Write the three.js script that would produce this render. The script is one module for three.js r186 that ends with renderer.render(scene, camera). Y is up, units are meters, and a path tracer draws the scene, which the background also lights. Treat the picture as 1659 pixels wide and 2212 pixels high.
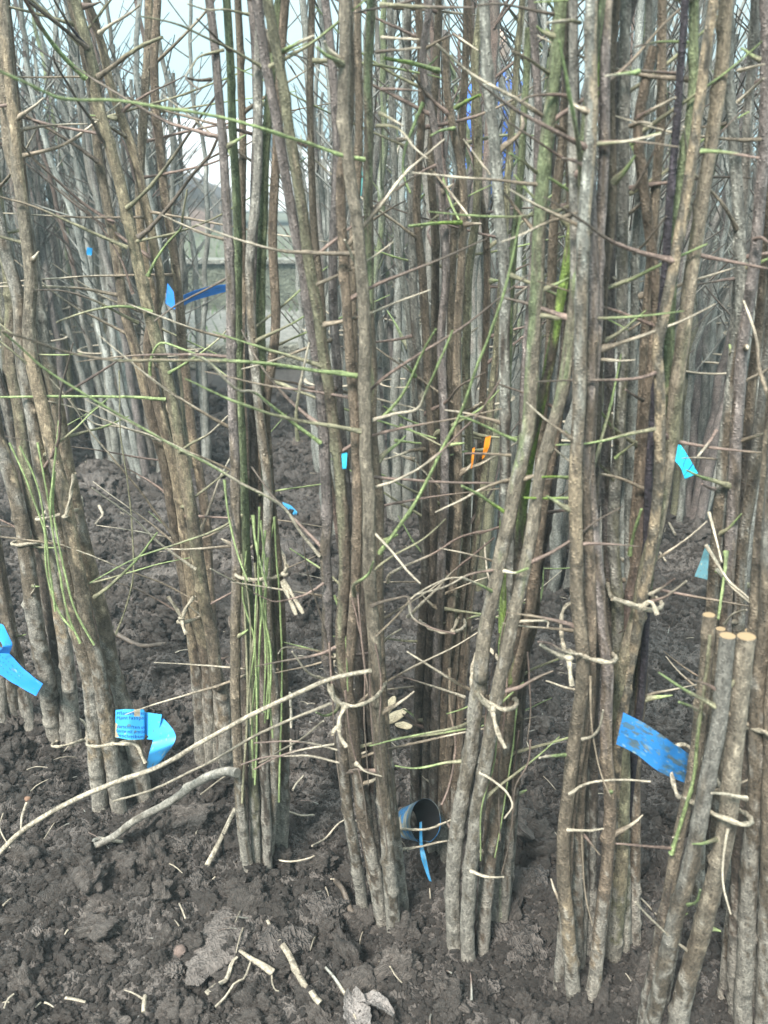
import * as THREE from 'three';
import { mergeGeometries, mergeVertices } from 'three/addons/utils/BufferGeometryUtils.js';
import { ImprovedNoise } from 'three/addons/math/ImprovedNoise.js';
import { MarchingCubes } from 'three/addons/objects/MarchingCubes.js';

// ---------------------------------------------------------------- camera, sky, sun, exposure
const CAM_H = 0.70, PITCH = 20 * Math.PI / 180, FOV = 60;
const scene = new THREE.Scene();
const camera = new THREE.PerspectiveCamera(FOV, 768 / 1024, 0.02, 400);
camera.position.set(0, CAM_H, 0);
camera.lookAt(0, CAM_H - Math.sin(PITCH), -Math.cos(PITCH));
camera.focus = 1.1; camera.userData.fStop = 10;
scene.fog = new THREE.FogExp2(0xd6ecf2, 0.017);
const renderer = new THREE.WebGLRenderer({ antialias: true });
renderer.toneMapping = THREE.LinearToneMapping;
renderer.toneMappingExposure = 3.95;
renderer.shadowMap.enabled = true;

const perlin = new ImprovedNoise();
const nz = (x, y = 0, z = 0) => perlin.noise(x + 31.7, y + 12.3, z + 7.9);
const fbm = (x, y, z, o = 3) => { let a = 1, s = 0, t = 0; for (let i = 0; i < o; i++) { s += a * nz(x, y, z); t += a; a *= 0.5; x *= 2.03; y *= 2.03; z *= 2.03; } return s / t; };
function rngOf(seed) { let a = seed >>> 0; return () => { a = (a + 0x6D2B79F5) | 0; let t = Math.imul(a ^ (a >>> 15), 1 | a); t = (t + Math.imul(t ^ (t >>> 7), 61 | t)) ^ t; return ((t ^ (t >>> 14)) >>> 0) / 4294967296; }; }
const clamp = (x, a = 0, b = 1) => Math.min(b, Math.max(a, x));
const sstep = (a, b, x) => { const t = clamp((x - a) / (b - a)); return t * t * (3 - 2 * t); };
const lerp = (a, b, t) => a + (b - a) * t;
const V = (x, y, z) => new THREE.Vector3(x, y, z);

{ // pale overcast sky: brighter towards the zenith as every overcast sky is, thin uneven cloud
  const W = 512, H = 256, d = new Float32Array(W * H * 4);
  for (let j = 0; j < H; j++) for (let i = 0; i < W; i++) {
    const el = ((j + 0.5) / H - 0.5) * Math.PI, az = (i + 0.5) / W * 2 * Math.PI;
    const s = Math.max(0, Math.sin(el)), k = (j * W + i) * 4;
    const c = 1 + 0.10 * fbm(Math.cos(az) * Math.cos(el) * 2.2, Math.sin(el) * 6, Math.sin(az) * Math.cos(el) * 2.2, 4);
    const L = 0.215 * (1 + 2.5 * s) * c;
    d[k] = L * lerp(0.66, 0.95, s); d[k + 1] = L * lerp(1.03, 1.02, s); d[k + 2] = L * lerp(1.12, 1.06, s); d[k + 3] = 1;
  }
  const t = new THREE.DataTexture(d, W, H, THREE.RGBAFormat, THREE.FloatType);
  t.mapping = THREE.EquirectangularReflectionMapping; t.magFilter = t.minFilter = THREE.LinearFilter; t.needsUpdate = true;
  scene.background = t; scene.environment = t;
}
const sun = new THREE.DirectionalLight(new THREE.Color(1.0, 0.965, 0.91), 2.3);
sun.position.set(-1.6, 4.2, 1.9); sun.target.position.set(0, 0.2, -1.4);
sun.castShadow = true; sun.shadow.radius = 24; sun.shadow.mapSize.set(2048, 2048);
Object.assign(sun.shadow.camera, { left: -6, right: 6, top: 6, bottom: -6, near: 0.1, far: 20 });
scene.add(sun, sun.target);

// ---------------------------------------------------------------- helpers: measuring, naming
// places were measured on the photograph (1659 x 2212 grid) and turned into points in the place at a known distance
const PW = 1659, PH = 2212, FPX = PH / 2 / Math.tan(FOV * Math.PI / 360), cp = Math.cos(PITCH), sp = Math.sin(PITCH);
const ray = (x, y) => { const a = (x - PW / 2) / FPX, b = -(y - PH / 2) / FPX; return V(a, b * cp - sp, -cp - b * sp); };
const atZ = (x, y, z) => { const r = ray(x, y), t = z / r.z; return V(r.x * t, CAM_H + r.y * t, z); };          // at distance z (negative, ahead)
const atY = (x, y, h = 0) => { const r = ray(x, y), t = (h - CAM_H) / r.y; return V(r.x * t, h, r.z * t); };       // on the level h
const pxSize = p => { const d = -p.z * cp + (CAM_H - p.y) * sp; return d / FPX; };                                 // metres per grid unit there
const KZ = { A: [0, 0], B: [548.6, 0], C: [1083, 0], D: [0, 713.2], E: [548.6, 713.2], F: [1083, 713.2], G: [0, 1443.9], H: [548.6, 1443.9], I: [1083, 1443.9] };
const path2 = s => s.trim().split(/\s+/).map(q => { const m = /^([A-I]?)(-?[\d.]+),(-?[\d.]+)$/.exec(q); const x = +m[2], y = +m[3]; return m[1] ? [KZ[m[1]][0] + x * 0.3472, KZ[m[1]][1] + y * 0.3472] : [x, y]; });

const taken = {};
const numbered = n => { const k = taken[n] = (taken[n] ?? -1) + 1; return k ? `${n}_${String(k).padStart(3, '0')}` : n; };
function tag(o, label, category, group, kind) {
  if (label) o.userData.label = label; if (category) o.userData.category = category;
  if (group) o.userData.group = group; if (kind) o.userData.kind = kind; return o;
}
function thing(name, label, category, p = V(0, 0, 0), group) {
  const g = new THREE.Group(); g.name = numbered(name); g.position.copy(p); scene.add(g); return tag(g, label, category, group);
}
function mesh(name, geo, mat, parent = scene) {
  const m = new THREE.Mesh(geo, mat); m.name = parent === scene ? numbered(name) : name; m.castShadow = m.receiveShadow = true; parent.add(m); return m;
}
const setting = (name, geo, mat) => tag(mesh(name, geo, mat), null, null, null, 'structure');

// ---------------------------------------------------------------- textures and materials
function tileNoise(N, cells, seed) { // periodic value noise, cells = [cx, cy]
  const r = rngOf(seed), [cx, cy] = cells, g = Array.from({ length: cx * cy }, () => r()), out = new Float32Array(N * N);
  for (let j = 0; j < N; j++) for (let i = 0; i < N; i++) {
    const x = i / N * cx, y = j / N * cy, x0 = Math.floor(x), y0 = Math.floor(y), fx = x - x0, fy = y - y0, u = fx * fx * (3 - 2 * fx), v = fy * fy * (3 - 2 * fy);
    const a = g[(y0 % cy) * cx + x0 % cx], b = g[(y0 % cy) * cx + (x0 + 1) % cx], c = g[((y0 + 1) % cy) * cx + x0 % cx], e = g[((y0 + 1) % cy) * cx + (x0 + 1) % cx];
    out[j * N + i] = lerp(lerp(a, b, u), lerp(c, e, u), v);
  }
  return out;
}
function texOf(N, fn, srgb) {
  const d = new Uint8Array(N * N * 4);
  for (let k = 0; k < N * N; k++) { const c = fn(k); d[k * 4] = clamp(c[0]) * 255; d[k * 4 + 1] = clamp(c[1]) * 255; d[k * 4 + 2] = clamp(c[2]) * 255; d[k * 4 + 3] = 255; }
  const t = new THREE.DataTexture(d, N, N); t.wrapS = t.wrapT = THREE.RepeatWrapping; t.magFilter = THREE.LinearFilter; t.minFilter = THREE.LinearMipmapLinearFilter; t.generateMipmaps = true;
  if (srgb) t.colorSpace = THREE.SRGBColorSpace; t.needsUpdate = true; return t;
}
const BN = 512;
const bk5 = tileNoise(BN, [13, 12], 5), bk6 = tileNoise(BN, [34, 30], 6);
const bk1 = tileNoise(BN, [28, 6], 1), bk2 = tileNoise(BN, [70, 18], 2), bk3 = tileNoise(BN, [160, 150], 3), bk4 = tileNoise(BN, [9, 9], 4);
const lent = new Float32Array(BN * BN);
{ const r = rngOf(9); for (let q = 0; q < 210; q++) { const cx = r() * BN, cy = r() * BN, a = 5 + r() * 10, b = 3 + r() * 3, s = 0.5 + r() * 0.5;
  for (let y = -8; y <= 8; y++) for (let x = -20; x <= 20; x++) { const e = x * x / (a * a) + y * y / (b * b); if (e < 1) { const k = (((cy + y + BN) | 0) % BN) * BN + (((cx + x + BN) | 0) % BN); lent[k] = Math.max(lent[k], s * (1 - e)); } } } }
const barkMap = texOf(BN, k => { const v = 0.57 + 0.14 * (bk1[k] - 0.5) + 0.16 * (bk2[k] - 0.5) + 0.46 * (bk3[k] - 0.5) + 0.14 * (bk4[k] - 0.5) + 0.18 * (bk5[k] - 0.5) + 0.34 * (bk6[k] - 0.5) + 0.62 * lent[k]; return [v, v * 0.99, v * 0.97]; }, false);
const barkBump = texOf(BN, k => { const v = 0.42 + 0.15 * (bk1[k] - 0.5) + 0.2 * (bk2[k] - 0.5) + 0.3 * (bk3[k] - 0.5) + 0.25 * (bk6[k] - 0.5) + 0.5 * lent[k]; return [v, v, v]; }, false);
const sl1 = tileNoise(BN, [20, 20], 11), sl2 = tileNoise(BN, [60, 60], 12), sl3 = tileNoise(BN, [170, 170], 13);
const soilMap = texOf(BN, k => { const v = 0.62 + 0.3 * (sl1[k] - 0.5) + 0.34 * (sl2[k] - 0.5) + 0.5 * (sl3[k] - 0.5); return [v, v * 0.985, v * 0.97]; }, false);
const soilBump = texOf(BN, k => { const v = 0.5 + 0.4 * (sl2[k] - 0.5) + 0.5 * (sl3[k] - 0.5); return [v, v, v]; }, false);
const std = o => new THREE.MeshStandardMaterial(o);
const lin = (r, g, b) => new THREE.Color().setRGB(r, g, b);
const M = {
  bark: std({ vertexColors: true, map: barkMap, bumpMap: barkBump, bumpScale: 0.0022, roughness: 0.8 }),
  twig: std({ vertexColors: true, map: barkMap, bumpMap: barkBump, bumpScale: 0.0004, roughness: 0.68 }),
  soil: std({ vertexColors: true, map: soilMap, bumpMap: soilBump, bumpScale: 0.007, roughness: 0.97 }),
  clod: std({ color: lin(1, 1, 1), map: soilMap, bumpMap: soilBump, bumpScale: 0.004, roughness: 0.97 }),
  twine: std({ color: lin(0.62, 0.54, 0.41), map: barkMap, roughness: 0.85, bumpMap: barkBump, bumpScale: 0.0003 }),
  cutwood: std({ vertexColors: true, roughness: 0.7 }),
  straw: std({ vertexColors: true, map: barkMap, roughness: 0.6 }),
};

// ---------------------------------------------------------------- bark colours; h and q carry painted haze and top light
const BC = {
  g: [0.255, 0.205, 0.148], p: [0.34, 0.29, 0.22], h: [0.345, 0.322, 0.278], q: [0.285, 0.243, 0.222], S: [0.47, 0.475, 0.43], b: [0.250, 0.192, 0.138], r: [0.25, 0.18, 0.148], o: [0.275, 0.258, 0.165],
  G: [0.262, 0.305, 0.165], y: [0.27, 0.40, 0.085], d: [0.060, 0.050, 0.060], t: [0.37, 0.305, 0.225], s: [0.365, 0.36, 0.315], k: [0.160, 0.128, 0.100],
  w: [0.55, 0.48, 0.37], v: [0.285, 0.36, 0.155], m: [0.40, 0.35, 0.27],
};
const MUD = [0.46, 0.425, 0.365], TAN = [0.47, 0.37, 0.25];

// a rounded, slightly crooked rod along 3D points. o: radial, step, r0, r1, cols (two colours), mud (height of crust), knots, seed, caps
function rod(pts, o) {
  const seed = o.seed, R = rngOf(seed * 7919 + 13), radial = o.radial ?? 12;
  const curve = pts.length === 2 ? new THREE.LineCurve3(pts[0], pts[1]) : new THREE.CatmullRomCurve3(pts, false, 'centripetal');
  const len = curve.getLength(), n = Math.max(3, Math.ceil(len / (o.step ?? 0.006)));
  const P = curve.getSpacedPoints(n), T = P.map((p, i) => P[Math.min(n, i + 1)].clone().sub(P[Math.max(0, i - 1)]).normalize());
  let N = Math.abs(T[0].y) > 0.7 ? V(1, 0, 0) : V(0, 1, 0); N.addScaledVector(T[0], -N.dot(T[0])).normalize();
  const wig = o.wig ?? 0;
  const knots = []; if (o.knots) for (let s = R() * o.knots; s < len; s += o.knots * (0.5 + R())) knots.push([s, R() * 6.283, (0.14 + R() * 0.34) * (o.knotAmp ?? 1), 0.0018 + R() * 0.0026]);
  const pos = [], uv = [], col = [], idx = [], ca = BC[o.cols[0]], cb = BC[o.cols[1] ?? o.cols[0]], so = seed * 3.17, tint = (0.86 + R() * 0.28) * (o.lum ?? 1), mot = o.cols.includes('m');
  const tile = 0.07, cols = radial + 1;
  for (let i = 0; i <= n; i++) {
    const t = i / n, s = t * len, p = P[i].clone();
    if (i) { N.addScaledVector(T[i], -N.dot(T[i])).normalize(); }
    const B = T[i].clone().cross(N);
    if (wig) { p.addScaledVector(N, wig * fbm(s * 9, so, 1, 2)); p.addScaledVector(B, wig * fbm(s * 9, so, 5, 2)); }
    let r = lerp(o.r0, o.r1, t) * (1 + (o.rn ?? 0.03) * nz(s * 22, so, 3));
    if (o.flare) r *= 1 + o.flare * Math.exp(-s / 0.006);
    const near = knots.filter(k => Math.abs(k[0] - s) < 0.03);
    for (let j = 0; j <= radial; j++) {
      const a = (j % radial) / radial * 6.28319, cx = Math.cos(a), sx = Math.sin(a), h = P[i].y;
      let f = 1 + 0.03 * nz(s * 110 + cx * 2, sx * 2 + so, 1) + 0.04 * nz(cx * 1.3, sx * 1.3 + so, s * 8), dark = 0, ring = 0;
      for (const k of near) { const da = Math.cos(a - k[1]), ds = s - k[0], g = Math.exp(-(ds * ds) / (2 * k[3] * k[3])); f += g * (0.018 + k[2] * Math.max(0, da) ** 3); ring += g * 0.12; if (da > 0.6) dark += Math.exp(-((ds + k[3] * 1.6) ** 2) / (2 * 0.002 ** 2)) * da; }
      const q = fbm(cx * 0.9 + so, sx * 0.9, s * 26, 3), q2 = fbm(cx * 1.6 + so, sx * 1.6, s * 70 + 9, 2), q3 = nz(so + 4, cx * 0.6, s * 5);
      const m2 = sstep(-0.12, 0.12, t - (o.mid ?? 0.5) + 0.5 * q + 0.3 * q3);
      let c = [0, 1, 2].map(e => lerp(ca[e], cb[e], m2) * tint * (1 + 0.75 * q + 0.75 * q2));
      if (mot) { const w = sstep(-0.05, 0.07, nz(so, cx * 0.8, s * 75) + 0.5 * q2); c = c.map((x, e) => lerp(x * 0.55, TAN[e] * 1.12, w)); }
      if (o.tan) { const w = sstep(0.16, 0.19, nz(so + 9, s * 7.5, cx * 0.25) + 0.2 * q2) * o.tan; c = c.map((x, e) => lerp(x, TAN[e] * (1 + 0.5 * q2), w)); }
      if (q2 > 0.34 && !o.clean) c = c.map(x => x * 1.55);
      if (o.mud) { const w = sstep(0.0, 0.035, (o.mud - h) / o.mud * 0.62 - 0.22 + 0.9 * q + 0.75 * q2); if (w > 0) { c = c.map((x, e) => lerp(x, MUD[e] * (0.92 + 0.6 * q2), w * 0.85)); f += w * (0.03 + 0.15 * Math.max(0, q2 + 0.1)); } }
      c = c.map(x => x * (1 + ring * 0.5) * (1 - 0.45 * clamp(dark)));
      pos.push(p.x + (N.x * cx + B.x * sx) * r * f, p.y + (N.y * cx + B.y * sx) * r * f, p.z + (N.z * cx + B.z * sx) * r * f);
      uv.push(j / radial * Math.max(0.2, Math.round(o.r0 * 6.283 / tile * 4) / 4), s / tile + seed * 0.37); col.push(Math.max(0.01, c[0]), Math.max(0.01, c[1]), Math.max(0.01, c[2]));
    }
  }
  for (let i = 0; i < n; i++) for (let j = 0; j < radial; j++) { const a = i * cols + j, b = a + 1, c = a + cols, d = c + 1; idx.push(a, b, c, b, d, c); }
  for (const e of [0, n]) { // end faces
    const base = pos.length / 3, p = P[e], cc = o.capCol && e === n ? o.capCol : null; const k0 = e * cols;
    pos.push(p.x, p.y, p.z); uv.push(0.5, 0.5); col.push(...(cc ?? [col[k0 * 3], col[k0 * 3 + 1], col[k0 * 3 + 2]]));
    for (let j = 0; j <= radial; j++) { const k = (k0 + j) * 3; pos.push(pos[k], pos[k + 1], pos[k + 2]); uv.push(0.5, 0.5); col.push(...(cc ? cc.map(x => x * (j % 2 ? 0.9 : 1)) : [col[k], col[k + 1], col[k + 2]])); }
    for (let j = 0; j < radial; j++) e ? idx.push(base, base + 1 + j, base + 2 + j) : idx.push(base, base + 2 + j, base + 1 + j);
  }
  const g = new THREE.BufferGeometry();
  g.setAttribute('position', new THREE.Float32BufferAttribute(pos, 3)); g.setAttribute('uv', new THREE.Float32BufferAttribute(uv, 2)); g.setAttribute('color', new THREE.Float32BufferAttribute(col, 3));
  g.setIndex(idx); g.computeVertexNormals();
  const na = g.attributes.normal; // close the seam of the shading
  for (let i = 0; i <= n; i++) { const a = i * cols, b = a + radial; const v = V(na.getX(a) + na.getX(b), na.getY(a) + na.getY(b), na.getZ(a) + na.getZ(b)).normalize(); na.setXYZ(a, v.x, v.y, v.z); na.setXYZ(b, v.x, v.y, v.z); }
  g.userData = { curve, len }; return g;
}
const moved = (g, p) => { g.translate(-p.x, -p.y, -p.z); return g; };

// ---------------------------------------------------------------- ground
function gh(x, z) { // height of the raked soil
  const d = -z, near = 1 - sstep(3.4, 3.7, d);
  let h = 0.034 * fbm(x * 2.1, z * 2.1, 4, 2) * near;
  h += 0.034 * (fbm(x * 9, z * 9, 2, 2)) * near;
  h += 0.020 * Math.max(0, nz(x * 21, z * 21, 8) + 0.1) * near;
  if (d < 3) { const b = nz(x * 48, z * 48, 3), c = nz(x * 105, z * 105, 5); h += (0.0085 * Math.max(-0.1, b) + 0.0042 * c) * near; if (d < 1.8) h += 0.0022 * nz(x * 230, z * 230, 9); }
  return h - 0.012;
}
{
  const zs = []; for (let z = 2.5; z > -0.3; z -= 0.14) zs.push(z);
  for (let d = 0.34; d < 3.0; d *= 1.0048) zs.push(-d);
  for (let d = 3.0; d < 46; d *= 1.05) zs.push(-d);
  const C = 430, pos = [], uv = [], col = [], idx = [];
  for (const z of zs) for (let i = 0; i <= C; i++) {
    const u = i / C * 2 - 1, w = 3 + 1.1 * Math.max(0, -z), x = w * (0.27 * u + 0.73 * u * u * u * u * u), y = gh(x, z);
    pos.push(x, y, z); uv.push(x / 0.22, z / 0.22);
    const q = fbm(x * 5, z * 5, 1, 3), q2 = nz(x * 60, z * 60, 6), s = 1 + 0.45 * q + 0.3 * q2, w2 = sstep(0.10, 0.3, fbm(x * 3.3 + 8, z * 3.3, 7, 2));
    const far = sstep(3.5, 4.2, -z);
    col.push(lerp(lerp(0.140, 0.18, w2), 0.16, far) * s, lerp(lerp(0.123, 0.158, w2), 0.16, far) * s, lerp(lerp(0.110, 0.140, w2), 0.12, far) * s);
  }
  for (let j = 0; j < zs.length - 1; j++) for (let i = 0; i < C; i++) { const a = j * (C + 1) + i, c = a + C + 1; idx.push(a, a + 1, c, a + 1, c + 1, c); }
  const g = new THREE.BufferGeometry();
  g.setAttribute('position', new THREE.Float32BufferAttribute(pos, 3)); g.setAttribute('uv', new THREE.Float32BufferAttribute(uv, 2)); g.setAttribute('color', new THREE.Float32BufferAttribute(col, 3));
  g.setIndex(idx); g.computeVertexNormals();
  setting('ground', g, M.soil);
}
function lump(seed, detail, rough = 0.42, flat = 0.75) {
  const g = mergeVertices(new THREE.IcosahedronGeometry(1, detail).deleteAttribute('uv').deleteAttribute('normal')), p = g.attributes.position, uv = [];
  for (let i = 0; i < p.count; i++) {
    const v = V(p.getX(i), p.getY(i), p.getZ(i)), s = seed * 5.3;
    const f = 1 + rough * (fbm(v.x * 1.3 + s, v.y * 1.3, v.z * 1.3, 2) * 1.3 + 0.75 * nz(v.x * 3.3 + s, v.y * 3.3, v.z * 3.3) + 0.6 * nz(v.x * 6.5 + s, v.y * 6.5, v.z * 6.5) + (detail > 3 ? 0.42 * nz(v.x * 14 + s, v.y * 14, v.z * 14) + 0.25 * nz(v.x * 29 + s, v.y * 29, v.z * 29) : 0));
    v.multiplyScalar(f); v.y *= flat; p.setXYZ(i, v.x, v.y, v.z); uv.push((v.x + v.z * 0.6) * 0.35 + seed, (v.y + v.z * 0.5) * 0.35);
  }
  g.setAttribute('uv', new THREE.Float32BufferAttribute(uv, 2)); g.computeVertexNormals(); return g;
}
{ // loose crumbs of soil: nobody could count them
  const R = rngOf(77), kinds = [lump(1, 2, 0.55), lump(2, 2, 0.7), lump(3, 5, 0.5), lump(4, 1, 0.6), lump(7, 5, 0.62)], per = [34000, 34000, 2300, 100000, 2300];
  kinds.forEach((g, k) => {
    const n = per[k], im = new THREE.InstancedMesh(g, M.clod, n), m = new THREE.Matrix4(), q = new THREE.Quaternion(), e = new THREE.Euler(), c = new THREE.Color();
    im.name = numbered('soil_crumbs'); im.castShadow = im.receiveShadow = true;
    for (let i = 0; i < n; i++) {
      const d = 0.36 + 2.9 * R() ** 1.7, x = (R() * 2 - 1) * (0.35 + 0.62 * d), z = -d;
      let r = k === 3 ? 0.0010 + 0.0020 * R() : k === 2 || k === 4 ? 0.006 + 0.012 * R() ** 1.7 : 0.0020 + 0.0034 * R() ** 2;
      const cl = fbm(x * 6, z * 6, 3, 2); r *= 1 + 0.9 * cl; if (d > 1.4) r *= 1.3;
      e.set(R() * 6, R() * 6, R() * 6); q.setFromEuler(e);
      m.compose(V(x, gh(x, z) + r * 0.25, z), q, V(r * (0.8 + 0.5 * R()), r * (0.7 + 0.4 * R()), r * (0.8 + 0.5 * R()))); im.setMatrixAt(i, m);
      const b = (0.72 + 0.6 * R()) * (1 + 0.4 * fbm(x * 5, z * 5, 1, 3)), w = R() < 0.05 ? 1.5 : 1; im.setColorAt(i, c.setRGB(0.178 * b * w, 0.153 * b * w, 0.133 * b * w));  // paler than the soil below: lit tops painted into the crumb colour
    }
    scene.add(im); tag(im, ['dark crumbs of raked soil', 'small rounded soil crumbs over the bed', 'coarse broken soil crumbs among the stems', 'fine soil grit over the bed', 'rough broken clods strewn over the bed'][k], 'soil', null, 'stuff');
  });
}
// large clods one can point at: x, y on the grid, width, height there, lightness, label
[[487, 1975, 115, 190, 1.15, 'large cracked grey slab of soil in front of the dark bundle'], [605, 2010, 110, 100, 0.95, 'broad rounded clod behind the pale straw stalk'],
 [1130, 1985, 120, 90, 0.9, 'dark clod between the mud crusted bundle and its right neighbour'], [1150, 1890, 85, 75, 0.85, 'rough clod in the shade behind the mud crusted bundle'],
 [210, 1030, 110, 75, 1.25, 'pale mound of soil far behind the first tied bundle'], [640, 1180, 130, 110, 1.0, 'big clod in the gap behind the dark bundle'],
 [90, 1990, 60, 45, 1.5, 'small light brown clod in the open soil near the left edge'], [395, 1815, 46, 46, 1.1, 'round clod below the mud coated stick'], [425, 1905, 55, 60, 1.0, 'upright clod left of the cracked slab'],
 [875, 1985, 45, 40, 0.95, 'small ball of soil at the foot of the middle bundle'], [1050, 2095, 60, 45, 1.2, 'grey clod in front of the mud crusted bundle'], [315, 1470, 70, 40, 1.2, 'light clod beside the blue printed tag'],
 [375, 2080, 40, 36, 1.45, 'reddish clod below the cracked slab'], [800, 1870, 70, 60, 0.9, 'dark clod leaning on the back of the middle bundle'], [1375, 1975, 90, 70, 0.8, 'clod behind the cut topped bundle'], [700, 1930, 80, 70, 0.95, 'clod left of the middle bundle'],
].forEach(([x, y, w, h, b, label], i) => {
  const p = atY(x, y + h * 0.2), s = pxSize(p), g = lump(20 + i * 1.7, 7, i ? 0.5 : 0.26, 0.85), r = w / 2 * s;
  if (i === 0) { g.scale(r, r * 0.42, h / 2 * s * 1.25); g.rotateY(-0.35); } else { g.scale(r, Math.min(r * 0.75, h / 2 * s * 0.8), Math.min(r, h / 2 * s * 1.1)); g.rotateY(i * 1.3); }
  { const p = g.attributes.position, u = g.attributes.uv; for (let q = 0; q < p.count; q++) u.setXY(q, (p.getX(q) + p.getY(q) * 0.35) / 0.2, (p.getZ(q) + p.getY(q) * 0.6) / 0.2); }
  const m = mesh('soil_clod', g, std({ color: lin(0.168 * b, 0.147 * b, 0.131 * b), map: soilMap, bumpMap: soilBump, bumpScale: i ? 0.008 : 0.003, roughness: 0.97 }));
  const gx = gh(p.x, p.z); m.position.set(p.x, gx + r * 0.12, p.z); tag(m, label, 'clod', 'large soil clods');
});

// ---------------------------------------------------------------- tied bundles in front, stem by stem
let SEED = 100;
const bundles = {};
function bundle(key, label, baseX, baseY) {
  const p = atY(baseX, baseY); const g = thing('sapling_bundle', label, 'sapling bundle', V(p.x, 0, p.z), 'tied bundles of bare saplings heeled into soil');
  return bundles[key] = { g, p: V(p.x, 0, p.z), stems: [] };
}
// a stem: widths at foot and at last point (grid units), colours foot/top, depth offset (m, + is nearer), traced points foot to top
function stem(b, w0, w1, cols, dz, trace, o = {}) {
  const z = b.p.z + dz, A0 = path2(trace); let ft = atY(...A0[0]); ft = atY(...A0[0], gh(ft.x, ft.z)); const off = clamp(ft.z - z, -0.06, 0.06);
  const P = A0.map(([x, y], i, A) => atZ(x, y, z + off * Math.max(0, 1 - i / (A.length * 0.4))));
  const r0 = w0 * 0.93 / 2 * pxSize(P[0]), r1 = w1 * 0.93 / 2 * pxSize(P[P.length - 1]);
  cols = cols[0] + ({ g: 'h', r: 'q', k: 'g' }[cols[1]] ?? cols[1]);   // paler tops: haze and stronger light up there painted into the bark
  if (!o.float) { const d = P[0].clone().sub(P[1]).normalize(); d.y = Math.min(d.y, -0.6); d.normalize(); P.unshift(P[0].clone().addScaledVector(d, (P[0].y + 0.07) / -d.y)); }
  if (P[0].y > -0.02 && !o.float) P[0].y = -0.07;
  if (o.up) { const a = P[P.length - 1], c = P[P.length - 2], d = a.clone().sub(c).normalize(); P.push(a.clone().addScaledVector(d, o.up * 0.6), a.clone().addScaledVector(d, o.up).add(V(0.01, 0, 0))); }
  const seed = SEED++;
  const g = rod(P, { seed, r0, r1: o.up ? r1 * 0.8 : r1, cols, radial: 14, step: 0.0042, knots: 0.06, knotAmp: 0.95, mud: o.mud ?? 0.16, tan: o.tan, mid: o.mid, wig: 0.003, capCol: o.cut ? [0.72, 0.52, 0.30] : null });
  const cv = g.userData; const m = mesh('stem', moved(g, b.p), M.bark, b.g);
  const s = { m, cv: cv.curve, len: cv.len, r0, r1, b, cols, seed }; b.stems.push(s);
  // short spurs and side twigs
  const R = rngOf(seed * 31 + 5), n = Math.round((o.twigs ?? 6) * 0.6);
  for (let i = 0; i < n; i++) {
    const t = 0.16 + 0.80 * R(), q = s.cv.getPointAt(t), long = R() < 0.42 && q.y > 0.25, L = (long ? 0.05 + 0.11 * R() : 0.008 + 0.03 * R()) * clamp(-b.p.z), a = R() * 6.283;
    if (q.y < 0.05 || (q.y < 0.2 && R() < 0.5)) continue;
    const out = V(Math.cos(a), 0, Math.sin(a) * 0.75), r = lerp(r0, r1, t), up = 0.15 + 0.75 * R(), pts = [q.clone().addScaledVector(out, r * 0.6)];
    const bend = (R() - 0.4) * 0.5; for (let k = 1; k <= 3; k++) { const f = k / 3; pts.push(q.clone().addScaledVector(out, r + L * f).add(V((R() - 0.5) * L * 0.12, L * f * (up + bend * f), (R() - 0.5) * L * 0.12))); }
    twigGeo(s, pts, long ? 0.0014 + 0.0006 * R() : 0.0015 + 0.0010 * R(), 0.0006, R() < 0.4 ? 'ov' : R() < 0.36 ? 'rk' : 'gw');
  }
  return s;
}
function twigGeo(s, pts, r0, r1, cols) {
  const g = rod(pts, { seed: SEED++, r0, r1, cols, radial: 7, step: 0.0045, knots: 0.022, knotAmp: 1.8, flare: 0.5, wig: 0.003, clean: true, lum: 1.3 });
  return mesh('twig', moved(g, s.b.p), M.twig, s.m);
}
// a traced side branch: depth at its root = the stem's, drifting by dz to the tip
function twig(s, w0, w1, cols, dz, trace, z0 = 0) {
  const A = path2(trace), zb = s.b.p.z + z0, P = A.map(([x, y], i) => atZ(x, y, zb + (s.dz ?? 0) + dz * (i / (A.length - 1)) ** 1.2));
  return twigGeo(s, P, w0 * 0.92 / 2 * pxSize(P[0]), w1 * 0.9 / 2 * pxSize(P[P.length - 1]), cols);
}
// paper cord round a bundle: left and right edge and height on the grid, sag of the front, depth of the bundle
function twine(b, x0, y0, x1, y1, sag, depth, tails = [], o = {}) {
  const z = b.p.z + (o.dz ?? 0), L = atZ(x0, y0, z), Rr = atZ(x1, y1, z), c = L.clone().lerp(Rr, 0.5), hx = Rr.clone().sub(L).multiplyScalar(0.5), pts = [];
  const sg = c.y - atZ((x0 + x1) / 2, (y0 + y1) / 2 + sag, z + depth).y;
  for (let i = 0; i < 40; i++) { const a = i / 40 * 6.28319, k = Math.sin(a); pts.push(c.clone().addScaledVector(hx, Math.cos(a)).add(V(0, -sg * Math.max(0, k) ** 0.8 + (k < 0 ? 0.012 * k * k : 0), depth * k + 0.002 * nz(i, 3)))); }
  const w = (o.w ?? 9) * 0.78 / 2 * pxSize(c), m = mesh('twine', moved(cordGeo(pts, w, true), b.p), M.twine, b.g);
  for (const t of tails) { const A = path2(t); const P = A.map(([x, y], i) => atZ(x, y, z + depth + 0.006 + 0.004 * i)); mesh('twine_end', moved(cordGeo(P, w * 1.0, false), b.p), M.twine, m); }
  if (tails.length) { const k = path2(tails[0])[0], p = atZ(k[0], k[1], z + depth + 0.006), g = lump(3 + SEED, 2, 0.3, 0.8); g.scale(w * 2, w * 1.7, w * 1.7); g.translate(p.x, p.y, p.z); mesh('knot', moved(g, b.p), M.twine, m); }
}
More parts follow.
